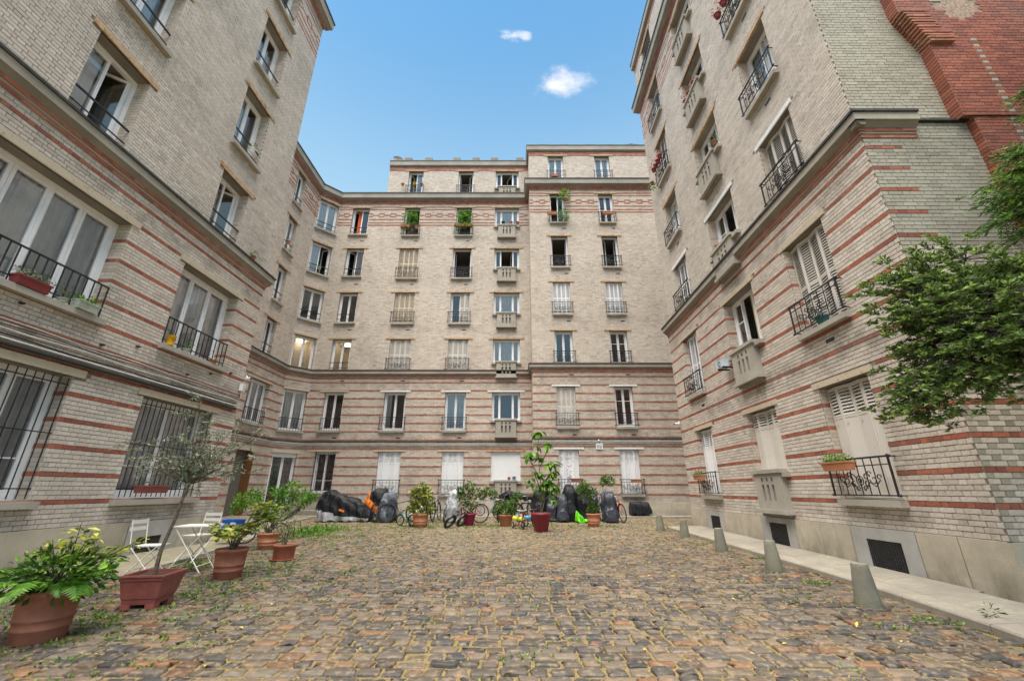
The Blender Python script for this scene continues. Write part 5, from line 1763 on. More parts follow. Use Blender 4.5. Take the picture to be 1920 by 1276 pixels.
t = thing("broadleaf_tree", "evergreen tree with small glossy leaves reaching in from the right edge", "tree", (7.4, 3.2, .1))
base = Vector((7.4, 3.2, .1))
mb = MB(); trunk = [(0, 0, 0), (-.05, .05, 1.2), (.0, .1, 2.4), (.1, .2, 3.4), (.1, .2, 4.4)]
mb.tube(trunk, [.16, .13, .11, .08, .04], M['bark_dark'], 10)
tw = []
outer = [(3.95, 4.05, 3.44), (4.25, 4.1, 3.55), (4.4, 4.1, 3.78), (4.62, 4.15, 3.62), (4.9, 4.1, 3.80), (4.85, 4.2, 3.55), (3.98, 4.0, 3.08), (4.2, 4.0, 3.25), (4.05, 4.0, 2.80), (3.95, 4.0, 2.55), (3.80, 4.0, 2.38), (3.72, 3.95, 2.24), (3.86, 4.0, 2.08), (4.05, 4.0, 2.30), (4.3, 4.0, 2.45), (4.4, 4.1, 2.75), (4.5, 4.1, 3.0), (4.4, 4.1, 3.3), (4.7, 4.1, 2.6), (4.8, 4.1, 2.95), (4.9, 4.2, 3.3), (4.6, 4.0, 2.42), (5.0, 4.0, 2.5), (5.1, 4.1, 2.85), (5.2, 4.2, 3.15), (5.3, 4.2, 3.5), (5.2, 4.0, 2.40), (5.4, 4.0, 2.7), (5.5, 4.1, 3.0), (5.5, 4.2, 3.35), (5.6, 4.2, 3.7), (5.3, 4.1, 3.75), (5.7, 4.0, 2.5), (5.9, 4.0, 2.9), (5.9, 4.2, 3.3), (6.0, 4.2, 3.8), (6.2, 3.9, 2.6), (6.4, 4.0, 3.2), (6.6, 4.0, 3.9), (6.9, 3.8, 3.0), (7.2, 3.9, 3.7), (7.6, 3.8, 3.2), (8.2, 3.8, 3.4), (4.15, 3.9, 2.95), (4.65, 4.05, 2.9), (4.95, 4.05, 2.62), (5.25, 4.05, 2.95), (5.55, 4.05, 2.75), (4.35, 4.1, 3.05), (5.0, 4.15, 3.5), (5.4, 4.2, 3.65), (5.75, 4.1, 3.45), (4.5, 3.7, 2.7), (5.0, 3.6, 2.8), (5.5, 3.5, 2.6), (4.8, 3.6, 3.2), (5.3, 3.6, 3.2), (6.0, 3.5, 3.0), (6.6, 3.4, 3.4), (8.6, 3.6, 2.6), (9.2, 3.6, 3.2), (8.0, 4.4, 2.6), (9.0, 4.4, 2.9), (7.4, 4.5, 2.6), (6.8, 4.5, 2.5)]
main = [((0, .1, 2.4), (5.6 - 7.4, .85, 3.1)), ((.1, .2, 3.2), (5.8 - 7.4, .9, 3.75)), ((0, .05, 1.6), (5.9 - 7.4, .6, 2.45)), ((.1, .2, 3.4), (1.2, .6, 3.3)), ((0, .1, 2.0), (1.4, .7, 2.6))]
nodes = []
for a, b in main: nodes += limb(mb, a, b, .05, .022, M['bark_dark'], .12, 6)[1:]
P, D, SH = [], [], []
for i in range(20): outer.append((rng.uniform(6.5, 9.4), rng.uniform(4.1, 5.0), rng.uniform(2.3, 4.3)))  # extra clumps out of view, added to shade the near end face
for o in outer:
    o = Vector(o) - base
    nr = min(nodes, key=lambda q: (q - o).length)
    pts = limb(mb, nr, o, .014, .004, M['bark_dark'], .05, 4)
    o.x += max(0, .16 - .08 * (o.x + base.x - 3.7))
    for k in range(29):
        c = o + Vector((rng.gauss(0, .15), rng.gauss(0, .18), rng.gauss(0, .11)))
        mb.tube([pts[-2], c], [.004, .0015], M['bark_dark'], 3, caps=False)
        dirv = (c - nr).normalized()
        for q in range(4):
            cc = c - dirv * q * .035
            for w in range(7):
                a = rng.uniform(0, 6.28); v = Vector((math.cos(a), math.sin(a) * .9, rng.uniform(-.25, .9))) * .8 + dirv * .5
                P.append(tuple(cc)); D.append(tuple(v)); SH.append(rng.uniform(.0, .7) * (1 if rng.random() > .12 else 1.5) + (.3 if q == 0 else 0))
mb.build("trunk", t)
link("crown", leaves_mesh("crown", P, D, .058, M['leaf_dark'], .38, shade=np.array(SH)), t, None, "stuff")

t = thing("conifer_tree", "feathery green conifer hanging over the right edge in front of the red brickwork", "tree", (8.9, 4.0, .1))
base = Vector((8.9, 4.0, .1)); mb = MB()
mb.tube([(0, 0, 0), (0, 0, 3), (.05, 0, 6), (0, 0, 9), (0, 0, 11)], [.2, .17, .13, .08, .02], M['bark_dark'], 10)
P, D = [], []
ctips = [(5.95, 4.3, 4.55), (6.05, 4.3, 4.85), (6.25, 4.4, 4.35), (6.4, 4.3, 5.25), (6.35, 4.4, 4.75), (6.8, 4.3, 5.7), (6.75, 4.4, 5.25), (6.7, 4.4, 4.8), (6.9, 4.3, 4.4), (7.25, 4.3, 6.35), (7.2, 4.4, 5.8), (7.3, 4.4, 5.2), (7.35, 4.3, 6.75), (7.5, 4.4, 4.8), (6.5, 4.2, 4.1), (7.1, 4.2, 4.1), (7.7, 4.3, 5.8), (8.0, 4.3, 7.2), (8.2, 4.2, 6.4), (8.3, 4.2, 5.2), (7.8, 4.2, 4.3), (9.2, 4.2, 5.0), (9.6, 4.2, 6.0), (10, 4.2, 4.4), (10.4, 4.2, 5.2), (8.8, 3.6, 4.2), (9.6, 3.7, 3.7), (6.15, 4.35, 5.05), (6.55, 4.3, 5.5)]
for i in range(46):  # unseen outer branches, added so the crown shades the near end face
    z_ = rng.uniform(3.2, 10.5); y_ = rng.uniform(2.2, 4.7); xm = 1.30 * (.94 * y_ + .339 * (z_ - 1.4)) + .45
    ctips.append((max(xm, 7.3) + rng.uniform(0, 2.2), y_, z_))
for o in ctips:
    o = Vector(o) - base; st = Vector((0, 0, max(1.5, o.z - .1 + abs(o.x) * .12)))
    pts = limb(mb, st, o, .03, .005, M['bark_dark'], .15, 7)
    for i in range(2, len(pts)):
        for k in range(20):
            b0 = pts[i - 1].lerp(pts[i], rng.random()); d = Vector((rng.gauss(-.5 if o.x < 0 else .5, .5), rng.gauss(0, .6), rng.gauss(-.15, .3))).normalized() * rng.uniform(.15, .36)
            e = b0 + d
            for q in range(12):
                s_ = q / 11; pp = b0.lerp(e, s_) - Vector((0, 0, .06 * s_ * s_))
                for sg in (-1, 1):
                    v = d.normalized() * .8 + Vector((-d.y, d.x, 0)).normalized() * sg * .7 + Vector((0, 0, rng.gauss(-.1, .2)))
                    P.append(tuple(pp)); D.append(tuple(v))
mb.build("trunk", t)
link("crown", leaves_mesh("crown", P, D, .085, M['leaf_con'], .16), t, None, "stuff")

# ================================================================== weeds and dry growth between the cobbles
def tufts(name, pts, n, h, mat, spread=.05, aspect=.35, up=1.0):
    P, D = [], []
    for x, y, s_ in pts:
        m_ = max(2, int(n * s_))
        for i in range(m_):
            a = rng.uniform(0, 6.28); r = abs(rng.gauss(0, spread))
            P.append((x + r * math.cos(a), y + r * math.sin(a), G(y) + .008)); D.append((math.cos(a) * .8, math.sin(a) * .8, rng.uniform(.3, 1.3) * up))
    return link(name, leaves_mesh(name, P, D, h, mat, aspect), None, None, "stuff")


pts = []
for i in range(3600):
    y = rng.uniform(2.6, 18.8); x = rng.uniform(-6.2, 5.0)
    dens = .22 + (.8 if x < -2.6 else 0) + (.5 if y > 15.2 else 0)
    if rng.random() < dens * .55: pts.append((x, y, rng.uniform(.3, 1)))
for x, y, r, n in ((-4.5, 5.2, .55, 90), (-4.3, 6.6, .5, 60), (-4.4, 8.1, .5, 60), (-5.7, 5.2, .35, 60), (-5.8, 8.5, .45, 70), (-5.4, 12.5, .7, 110), (-5.6, 14.2, .6, 90), (-3.1, 15.3, .8, 80), (-1.3, 15.9, .9, 90), (0, 15.7, .7, 60), (1.2, 15.9, .9, 60), (3.0, 15.6, .9, 60), (4.6, 7, .15, 10), (4.9, 9.2, .2, 12), (4.8, 6.4, .15, 10), (5.0, 11, .2, 14), (-5.9, 6.4, .3, 40), (-6, 4.6, .3, 50), (4.5, 5.1, .2, 12)):
    for i in range(n): pts.append((x + rng.gauss(0, r), y + rng.gauss(0, r * .7), rng.uniform(.5, 1.3)))
tufts("weeds", pts, 13, .048, M['weed'], .055)
pts = [(rng.uniform(-6, 5), rng.uniform(2.8, 18.8), rng.uniform(.4, 1)) for _ in range(2600)]
tufts("dry_grass", pts, 9, .035, M['straw'], .08, .25, .3)
P = [(-5.9 + rng.gauss(0, .35), 13.6 + rng.gauss(0, .7), G(13.6) + .02 + abs(rng.gauss(0, .08))) for _ in range(900)]
D = nrg.normal(0, 1, (900, 3)); D[:, 2] = abs(D[:, 2])
link("ground_ivy", leaves_mesh("ground_ivy", P, D, .08, M['leaf_fresh'], .5), None, None, "stuff")
# yellow fallen leaves
P = [(rng.uniform(-3, 4.6), rng.uniform(2.8, 9), 0) for _ in range(46)]
P = [(x, y, G(y) + .032) for x, y, _ in P]; D = nrg.normal(0, 1, (46, 3)); D[:, 2] *= .08
link("fallen_leaves", leaves_mesh("fallen_leaves", P, D, .055, simple("fallen_yellow_leaf", (.62, .42, .06), .6), .5, up=6), None, None, "stuff")


# ================================================================== bollards
def bollard(x, y, h, r, label):
    mb = MB(); r2 = random.Random(int(x * 100 + y * 10)); n = 20
    P = []
    for z, q in ((-.05, 1.06), (0, 1.05), (h * .3, .92), (h * .6, .80), (h * .9, .68), (h * .97, .665), (h, .62)):
        P.append([(r * q * math.cos(2 * math.pi * k / n) * (1 + r2.uniform(-.03, .03)), r * q * math.sin(2 * math.pi * k / n) * (1 + r2.uniform(-.03, .03)), z) for k in range(n)])
    mb.grid(P, M['bollard'], closed=True); mb.face(P[-1], M['bollard'])
    o = mb.build("bollard"); o.location = (x, y, G(y) + .01); o.rotation_euler = (r2.uniform(-.03, .03), r2.uniform(-.03, .03), 0)
    tag(o, label, "bollard", "stone bollards along the right kerb")


for x, y, h, r, l in ((4.30, 5.78, .46, .135, "tapered stone bollard nearest the camera beside the largest cellar grille"), (4.44, 7.9, .47, .13, "tapered stone bollard, second from the camera"),
                      (4.55, 10.0, .47, .13, "tapered stone bollard, middle one of the five"), (4.74, 12.5, .46, .13, "tapered stone bollard by the far corner of the right kerb"),
                      (4.62, 14.1, .46, .13, "farthest tapered stone bollard, standing free of the kerb")): bollard(x, y, h, r, l)

# ================================================================== bistro set
def bistro_chair(x, y, z, rz, label):
    t = thing("folding_chair", label, "chair", (x, y, z), rz, "white folding bistro chairs")
    m = M['chair_white']
    for i in range(6):
        mb = MB(); a = -.19 + i * .066; mb.box(a, a + .056, -.17, .17, .44, .455, m); mb.build("seat_slat", t)
    for sy in (-.18, .18):
        mb = MB(); mb.tube([(-.26, sy, .84), (-.20, sy, .45), (.22, sy, .0)], .009, m, 6); mb.build("leg", t)
        mb = MB(); mb.tube([(.19, sy * .9, .45), (-.24, sy * .9, .0)], .009, m, 6); mb.build("leg", t)
    for z_ in (.70, .80):
        mb = MB(); mb.box(-.262, -.245, -.19, .19, z_ - .028, z_ + .028, m, T=Matrix.Translation((0, 0, 0))); mb.build("backrest_slat", t)
    mb = MB(); mb.tube([(.12, -.18, .1), (.12, .18, .1)], .007, m, 5); mb.tube([(-.16, -.16, .1), (-.16, .16, .1)], .007, m, 5); mb.build("stretcher", t)
    return t


bistro_chair(-5.85, 7.45, G(7.5) + .015, rad(8), "white folding chair left of the table, its seat turned to the right")
bistro_chair(-6.02, 8.75, G(8.9) + .03, rad(-100), "white folding chair behind the small white table")
t = thing("bistro_table", "small square white folding table with crossed legs", "table", (-5.42, 7.85, G(7.9) + .015), rad(10))
mb = MB(); mb.box(-.28, .28, -.28, .28, .70, .715, M['chair_white']); mb.build("table_top", t)
for sy in (-.24, .24):
    mb = MB(); mb.tube([(-.25, sy, .70), (.27, sy, 0)], .010, M['chair_white'], 6); mb.build("leg", t)
    mb = MB(); mb.tube([(.25, sy * .9, .70), (-.27, sy * .9, 0)], .010, M['chair_white'], 6); mb.build("leg", t)
mb = MB(); mb.tube([(.2, -.24, .1), (.2, .24, .1)], .008, M['chair_white'], 5); mb.tube([(-.2, -.22, .1), (-.2, .22, .1)], .008, M['chair_white'], 5); mb.build("stretcher", t)

# black wire bowl chair
t = thing("wire_chair", "round black wire bowl chair on thin legs by the left pots", "chair", (-5.95, 12.3, G(12.3) + .03), rad(-35))
T = Matrix.Translation((0, 0, .62)) @ Matrix.Rotation(rad(48), 4, 'X')
mb = MB(); R_ = .46
mb.tube([T @ Vector((R_ * math.cos(a), R_ * math.sin(a), .22)) for a in [2 * math.pi * k / 32 for k in range(32)]], .014, M['iron'], 6, closed=True); mb.build("rim", t)
mb = MB()
for k in range(44):
    a = 2 * math.pi * k / 44
    mb.tube([T @ Vector((R_ * s_ * math.cos(a), R_ * s_ * math.sin(a), .22 * s_ ** 2.2)) for s_ in (.08, .35, .6, .8, 1)], .004, M['iron'], 3, caps=False)
mb.build("woven_cord", t)
for a in (40, 140, 230, 310):
    mb = MB(); mb.tube([(.16 * math.cos(rad(a)), .16 * math.sin(rad(a)), .42), (.30 * math.cos(rad(a)), .30 * math.sin(rad(a)), 0)], .009, M['iron'], 6); mb.build("leg", t)

from mathutils import noise as mnoise
# ================================================================== draped covers
def drape(name, label, cat, x, y, rz, prof, mat, low=None, group=None, folds=.03, z=None, bottom=.04, lowz=.0, n_fold=9, lean=0.0, colf=None):
    """prof: (s along, height, half width). cloth falls from a ridge to just above the ground"""
    t_seed = int(abs(x * 37 + y * 11)) + 3; r = random.Random(t_seed); mb = MB()
    s0, s1 = prof[0][0], prof[-1][0]; N, K = 64, 48
    ph = [r.uniform(0, 6.28) for _ in range(8)]

    def at(s):
        for (a, h0, w0), (b, h1, w1) in zip(prof, prof[1:]):
            if a <= s <= b:
                q = (s - a) / (b - a); q = q * q * (3 - 2 * q); return h0 + (h1 - h0) * q, w0 + (w1 - w0) * q
        return prof[-1][1:]
    rows = []
    for i in range(N + 1):
        q = i / N; s = s0 + (s1 - s0) * (.5 - .5 * math.cos(math.pi * q)); h, w = at(s)
        e = 1.0
        row = []
        for k in range(K + 1):
            a = math.pi * k / K; ca, sa = math.cos(a), math.sin(a)
            yy = -math.copysign(abs(ca) ** .55, ca) * w; zz = bottom + (h - bottom) * abs(sa) ** .62
            dn = 1 - abs(sa)
            f = folds * (math.sin(s * n_fold * 2.1 + ph[0] + 2.2 * zz) + .7 * math.sin(s * n_fold * 4.7 + ph[1] - 3 * zz) + .6 * math.sin(zz * 13 + s * 8 + ph[2])) * (.35 + .9 * dn)
            yy += f * (1 if yy > 0 else -1); zz += folds * .45 * math.sin(s * 11 + k * .9 + ph[3]) * abs(sa)
            xx = s + folds * .8 * math.sin(zz * 9 + ph[4]) + lean * (zz)
            q3 = Vector((s * 3.2 + ph[5], (yy * 3.2), zz * 1.6 + ph[6]))
            rd = (1 - abs(mnoise.noise(q3) * 2)) ** 3 * .9 + (1 - abs(mnoise.noise(q3 * 2.3) * 2)) ** 3 * .45 + mnoise.noise(q3 * .8) * 1.3
            o_ = folds * 1.15 * (rd - .45)
            yy += o_ * (1 if yy > 0 else -1) * (.35 + .65 * dn); zz += o_ * .8 * abs(sa); xx += o_ * .5 * (1 if s > (s0 + s1) / 2 else -1)
            if k in (0, K): zz = bottom + .02 + .035 * math.sin(s * 17 + ph[7])
            row.append((xx, yy, max(.005, zz)))
        rows.append(row)
    i0 = 0
    c0 = [(p[0] + (.02), 0 * p[1] + p[1] * .9, p[2]) for p in rows[0]]
    mb.grid(rows, mat)
    mb.face(list(reversed(rows[0])), mat); mb.face(rows[-1], mat)
    if low:
        mats2 = low[1]; li = mb.mat(mats2)
        for fi, f in enumerate(mb.f):
            cz = sum(mb.v[j][2] for j in f) / len(f); cx = sum(mb.v[j][0] for j in f) / len(f)
            if low[0](cx, cz): mb.mi[fi] = li
    o = mb.build(name)
    o.location = (x, y, (G(y) + .02) if z is None else z); o.rotation_euler = (0, 0, rz)
    tag(o, label, cat, group)
    return o


drape("motorcycle_cover", "motorcycle under a black cover with a silver lower skirt and a small orange patch", "covered motorcycle", -6.55, 17.5, rad(-4),
      [(-1.02, .75, .22), (-.88, 1.05, .34), (-.58, 1.16, .40), (-.25, 1.02, .36), (.1, .88, .32), (.45, .84, .30), (.8, .62, .26), (1.08, .34, .18)], M['black_cloth'], (lambda x, z: z < .44 - .22 * max(0, x + 1) ** .9 + .10 * max(0, x) ** 2, M['silver_cloth']), folds=.035)
mb = MB(); mb.box(-.12, .10, -.012, 0, -.035, .035, M['orange_cloth'])
o = mb.build("reflector_patch"); tag(o, "small orange patch on the side of the motorcycle cover", "patch"); o.location = (-6.50, 17.08, .66); o.rotation_euler = (rad(-10), rad(18), 0)
drape("scooter_cover", "scooter under a black hood with an orange lower cover", "covered scooter", -5.38, 18.0, rad(10),
      [(-.55, .80, .25), (-.40, 1.05, .34), (-.1, 1.20, .38), (.25, 1.20, .36), (.45, .8, .28), (.52, .40, .2)], M['black_cloth'], (lambda x, z: z < .96 - .95 * (x + .5) and z > .28 - .0 * x or (x < -.35 and z > .3), M['orange_cloth']), folds=.03, bottom=.15)
drape("bicycle_cover", "bicycle half hidden under a slate grey sheet", "covered bicycle", -4.78, 17.3, rad(60),
      [(-.42, .45, .14), (-.3, .8, .22), (-.05, 1.02, .26), (.2, 1.12, .22), (.4, 1.05, .12)], M['grey_cloth'], folds=.035)
drape("bicycle_cover", "narrow silver-grey cover standing upright between two bikes", "covered bicycle", -2.28, 17.2, rad(-75),
      [(-.35, .6, .14), (-.2, 1.05, .22), (.1, 1.16, .26), (.3, 1.08, .2), (.42, .6, .12)], M['silver_cloth'], folds=.04, lean=.1)
drape("bicycle_cover", "low black cover slung over handlebars behind the orange pot", "covered bicycle", .25, 18.6, rad(-8),
      [(-.8, .95, .1), (-.4, 1.12, .16), (0, 1.02, .14), (.5, .95, .16), (.9, .9, .1)], M['black_cloth'], folds=.02, bottom=.72)
cov = "bikes under dark covers right of the crimson pot"
for x, y, rz, pr, m, l in (
        (1.15, 18.0, 80, [(-.5, .6, .2), (-.3, 1.05, .30), (.1, 1.18, .36), (.4, 1.0, .3), (.5, .5, .2)], 'black_cloth', "wide crumpled black cover behind the crimson pot"),
        (1.62, 17.7, 75, [(-.45, .5, .12), (-.25, .98, .2), (.1, 1.08, .22), (.35, .8, .16)], 'char_cloth', "bluish charcoal cover with a pale seam just right of the crimson pot"),
        (1.98, 17.4, 80, [(-.45, .4, .14), (-.25, .92, .2), (.15, 1.0, .22), (.4, .6, .16)], 'char_cloth', "short charcoal cover squeezed between the taller ones"),
        (2.28, 17.6, 85, [(-.4, .7, .16), (-.2, 1.28, .25), (.1, 1.36, .28), (.35, 1.0, .2)], 'black_cloth', "tall round-topped black cover under the graffitied shutter"),
        (2.82, 17.6, 95, [(-.45, .7, .18), (-.25, 1.2, .28), (.1, 1.34, .34), (.4, 1.0, .26)], 'black_cloth', "tall wide black cover above the lime green sheet"),
        (3.22, 17.9, 80, [(-.4, .6, .14), (-.1, 1.1, .22), (.3, 1.12, .2), (.45, .7, .14)], 'char_cloth', "dark cover behind the stepped terracotta pot"),
        (3.78, 17.3, 85, [(-.5, .45, .16), (-.3, 1.05, .24), (.1, 1.12, .28), (.4, .9, .24), (.5, .4, .2)], 'char_cloth', "charcoal cover with a light grey stripe left of the red bike")):
    drape("bicycle_cover", l, "covered bicycle", x, y, rad(rz), pr, M[m], (lambda a, z: -.02 < a < .1 and z > .6, M['grey_cloth']) if l.startswith("charcoal cover with") else None, group=cov, folds=.03)
drape("tarp", "crumpled lime green sheet lying under the tall black covers", "tarp", 2.66, 16.98, rad(20), [(-.25, .42, .05), (-.1, .30, .10), (.1, .12, .14), (.35, .10, .10)], M['green_cloth'], folds=.03, bottom=.01)
drape("unit_cover", "small box-shaped unit under a black cover against the back wall", "covered unit", 5.72, 19.95, rad(0), [(-.46, .38, .22), (-.40, .56, .26), (0, .58, .27), (.36, .56, .26), (.46, .34, .22)], M['black_cloth'], folds=.012, z=.33)

# ================================================================== bicycles
def wheel(t, x, r, name="wheel", tyre=.022, spokes=20):
    mb = MB(); n = 28
    mb.tube([(x + (r - tyre) * math.cos(2 * math.pi * k / n), 0, r + (r - tyre) * math.sin(2 * math.pi * k / n)) for k in range(n)], .010, M['steel'], 5, closed=True)
    for k in range(spokes):
        a = 2 * math.pi * k / spokes; mb.tube([(x, .012 * (-1) ** k, r), (x + (r - tyre) * math.cos(a), 0, r + (r - tyre) * math.sin(a))], .0022, M['steel'], 3, caps=False)
    mb.tube([(x, -.04, r), (x, .04, r)], .018, M['steel'], 6)
    w = mb.build(name, t)
    mb = MB(); mb.tube([(x + (r - tyre * .5) * math.cos(2 * math.pi * k / n), 0, r + (r - tyre * .5) * math.sin(2 * math.pi * k / n)) for k in range(n)], tyre, M['tyre'], 6, closed=True); mb.build("tyre", w)


def bicycle(x, y, rz, label, m, sc=1.0, r=.33, lean=0.0, group=None, tyre=.022, z=None, name="bicycle", stab=False, basket=False):
    t = thing(name, label, "bicycle", (x, y, (G(y) + .025) if z is None else z), rz, group)
    t.rotation_euler = (lean, 0, rz); t.scale = (sc, sc, sc)
    fm = M[m]; wb = .52
    wheel(t, -wb, r, tyre=tyre); wheel(t, wb, r, tyre=tyre)
    mb = MB(); bb = (-.06, 0, r - .04); st = (-.22, 0, .72); ht = (.36, 0, .78); hb = (.40, 0, .62)
    mb.tube([bb, st], .017, fm, 8); mb.tube([bb, hb], .020, fm, 8); mb.tube([(-.19, 0, .66), ht], .017, fm, 8); mb.tube([ht, hb], .02, fm, 8)
    for s_ in (-.05, .05):
        mb.tube([(bb[0], s_ * .4, bb[2]), (-wb, s_, r)], .009, fm, 5); mb.tube([(-.2, s_ * .3, .62), (-wb, s_, r)], .008, fm, 5)
    mb.build("frame", t)
    mb = MB()
    for s_ in (-.05, .05): mb.tube([(.41, s_, .6), (.44, s_, .5), (wb, s_, r)], .010, fm, 5)
    mb.tube([(.41, -.05, .6), (.41, .05, .6)], .012, fm, 5); mb.build("fork", t)
    mb = MB(); mb.tube([(.36, 0, .78), (.34, 0, .92)], .012, M['steel'], 6); mb.tube([(.22, -.29, .97), (.32, -.24, .96), (.38, -.08, .93), (.38, .08, .93), (.32, .24, .96), (.22, .29, .97)], .011, M['steel'], 6)
    hbar = mb.build("handlebar", t)
    for s_ in (-.29, .29):
        mb = MB(); mb.tube([(.22, s_, .97), (.33, s_ * .85, .962)], .017, M['tyre'], 6); mb.build("grip", hbar)
    mb = MB(); P = [[(-.24 + a, b * w, z_) for b in (-1, -.5, 0, .5, 1)] for a, w, z_ in ((-.14, .07, .86), (-.06, .085, .875), (.04, .035, .87), (.13, .02, .865))]
    mb.grid(P, M['tyre']); mb.grid([[(p[0], p[1], p[2] - .035) for p in r_] for r_ in P], M['tyre']); mb.tube([st, (-.25, 0, .85)], .012, M['steel'], 6); mb.build("saddle", t)
    mb = MB(); mb.lathe([(.09, -.003), (.09, .003)], M['steel'], 18, capt=True); c_ = mb.build("chainring", t, Matrix.Translation((bb[0], -.05, bb[2])) @ Matrix.Rotation(rad(90), 4, 'X'))
    mb = MB(); mb.tube([(bb[0], -.06, bb[2]), (bb[0] + .12, -.07, bb[2] - .12)], .008, M['steel'], 5); mb.box(bb[0] + .07, bb[0] + .17, -.16, -.07, bb[2] - .135, bb[2] - .115, M['tyre'])
    mb.tube([(bb[0], .06, bb[2]), (bb[0] - .12, .07, bb[2] + .12)], .008, M['steel'], 5); mb.box(bb[0] - .17, bb[0] - .07, .07, .16, bb[2] + .115, bb[2] + .135, M['tyre']); mb.build("pedal_crank", t)
    mb = MB()
    for c0, a0, a1 in ((-wb, 20, 190), (wb, 60, 180)):
        rr = r + .035; mb.grid([[(c0 + rr * math.cos(rad(a)), b, r + rr * math.sin(rad(a))) for a in range(a0, a1, 15)] for b in (-.025, .025)], fm)
    mb.build("mudguard", t)
    if stab:
        mb = MB()
        for s_ in (-.18, .18):
            n = 16; mb.tube([(-wb + .09 * math.cos(2 * math.pi * k / n), s_, .10 + .08 * math.sin(2 * math.pi * k / n)) for k in range(n)], .02, M['tyre'], 5, closed=True); mb.tube([(-wb, s_, .1), (-wb, 0, r)], .01, M['steel'], 5)
        mb.build("stabiliser_wheel", t)
    if basket:
        mb = MB()
        for k in range(9): mb.box(.45, .75, -.15 + k * .0375, -.145 + k * .0375, .62, .625, M['steel']); mb.box(.45 + k * .0375, .455 + k * .0375, -.15, .15, .62, .625, M['steel'])
        for z_ in (.62, .7, .78): mb.tube([(.45, -.15, z_), (.75, -.15, z_), (.75, .15, z_), (.45, .15, z_)], .004, M['steel'], 4, closed=True)
        mb.build("basket", t)
    return t


bicycle(-4.25, 17.15, rad(25), "black bicycle poking out from the slate grey sheet", 'bike_black', lean=rad(-3), tyre=.03)
bicycle(-3.70, 15.75, rad(150), "small teal child's bicycle with stabilisers left of the bright bush", 'teal', sc=.55, tyre=.04, stab=True)
bicycle(-2.98, 17.7, rad(86), "black bicycle seen from its front, first right of the bright bush", 'bike_black', lean=rad(-4))
bicycle(-2.62, 17.6, rad(94), "dark bicycle seen head-on beside the silver cover", 'bike_black', lean=rad(4), basket=True)
bicycle(-1.72, 17.0, rad(172), "red bicycle behind the magenta pot", 'bike_red', lean=rad(3))
bicycle(-.95, 19.9, rad(180), "blue-grey folding bicycle with small wheels on the back pavement", 'bike_blue', r=.24, z=.33, sc=.9)
bicycle(.05, 18.0, rad(170), "dark bicycle behind the low orange pot", 'bike_black', lean=rad(-5))
bicycle(4.12, 17.5, rad(-80), "red and black bicycle at the right end of the covered bikes", 'bike_red', lean=rad(6))
bicycle(-.55, 17.4, rad(95), "red bicycle seen from behind between the magenta and orange pots", 'bike_red', sc=.85)
bicycle(-3.35, 17.9, rad(80), "grey steel bicycle standing behind the bright bush", 'steel', lean=rad(2))
bicycle(.55, 17.6, rad(60), "black bicycle leaning among the covers left of the crimson pot", 'bike_black', lean=rad(-8))
bicycle(3.45, 18.2, rad(100), "blue-grey bicycle standing between the dark covers at the right", 'bike_blue', lean=rad(4))
bicycle(-5.05, 17.55, rad(75), "black bicycle between the orange cover and the slate sheet", 'bike_black')
# fallen fat-tyred bike in front
t = bicycle(-2.0, 15.35, rad(62), "black fat-tyred child's bike fallen against the silver cover", 'bike_black', sc=.70, r=.33, lean=rad(34), tyre=.06)
# children's vehicles
t = thing("tricycle", "red child's tricycle with white handlebar left of the crimson pot", "tricycle", (.28, 14.85, G(14.8) + .025), rad(-75))
t.scale = (.8, .8, .8)
wheel(t, .36, .16, tyre=.025, spokes=12)
for s_ in (-.24, .24):
    mb = MB(); n = 18; mb.tube([(-.3 + .1 * math.cos(2 * math.pi * k / n), s_, .13 + .1 * math.sin(2 * math.pi * k / n)) for k in range(n)], .028, M['tyre'], 6, closed=True)
    w_ = mb.build("wheel", t)
    mb = MB(); mb.lathe([(.09, -.012), (.09, .012)], M['white'], 14, capt=True); mb.build("hub", w_, Matrix.Translation((-.3, s_, .13)) @ Matrix.Rotation(rad(90), 4, 'X'))
mb = MB(); mb.tube([(-.3, -.24, .13), (-.3, .24, .13)], .014, M['bike_red'], 6); mb.tube([(-.3, 0, .13), (-.1, 0, .30), (.28, 0, .42)], .02, M['bike_red'], 8); mb.tube([(.36, 0, .16), (.3, 0, .5), (.27, 0, .66)], .014, M['bike_red'], 6); mb.build("frame", t)
mb = MB(); mb.tube([(.18, -.2, .72), (.27, -.1, .68), (.27, .1, .68), (.18, .2, .72)], .013, M['white'], 6); mb.build("handlebar", t)
mb = MB(); mb.sphere((-.14, 0, .36), .10, M['bike_red'], 10, 6, .4); mb.build("saddle", t)
for x, y, z, m, l in ((.10, 14.78, .52, 'helmet_yellow', "yellow-green child's helmet hanging on the tricycle, left one"), (.30, 14.72, .50, 'helmet_yellow', "yellow-green child's helmet on the tricycle, next to the blue one"), (.52, 14.75, .54, 'helmet_blue', "bright blue child's helmet beside the yellow-green pair")):
    mb = MB(); P = [[(.10 * math.sin(a) * math.cos(b), .08 * math.sin(a) * math.sin(b), .075 * math.cos(a)) for b in [2 * math.pi * k / 14 for k in range(14)]] for a in [math.pi * .56 * j / 6 for j in range(1, 7)]]
    mb.grid(P, M[m], closed=True); mb.face(P[0], M[m]); o = mb.build("helmet"); o.location = (x, y, z); o.rotation_euler = (.4, .3, 0); tag(o, l, "helmet")
bicycle(.62, 15.3, rad(-60), "small red child's bike half behind the crimson pot", 'bike_red', sc=.6, tyre=.035)
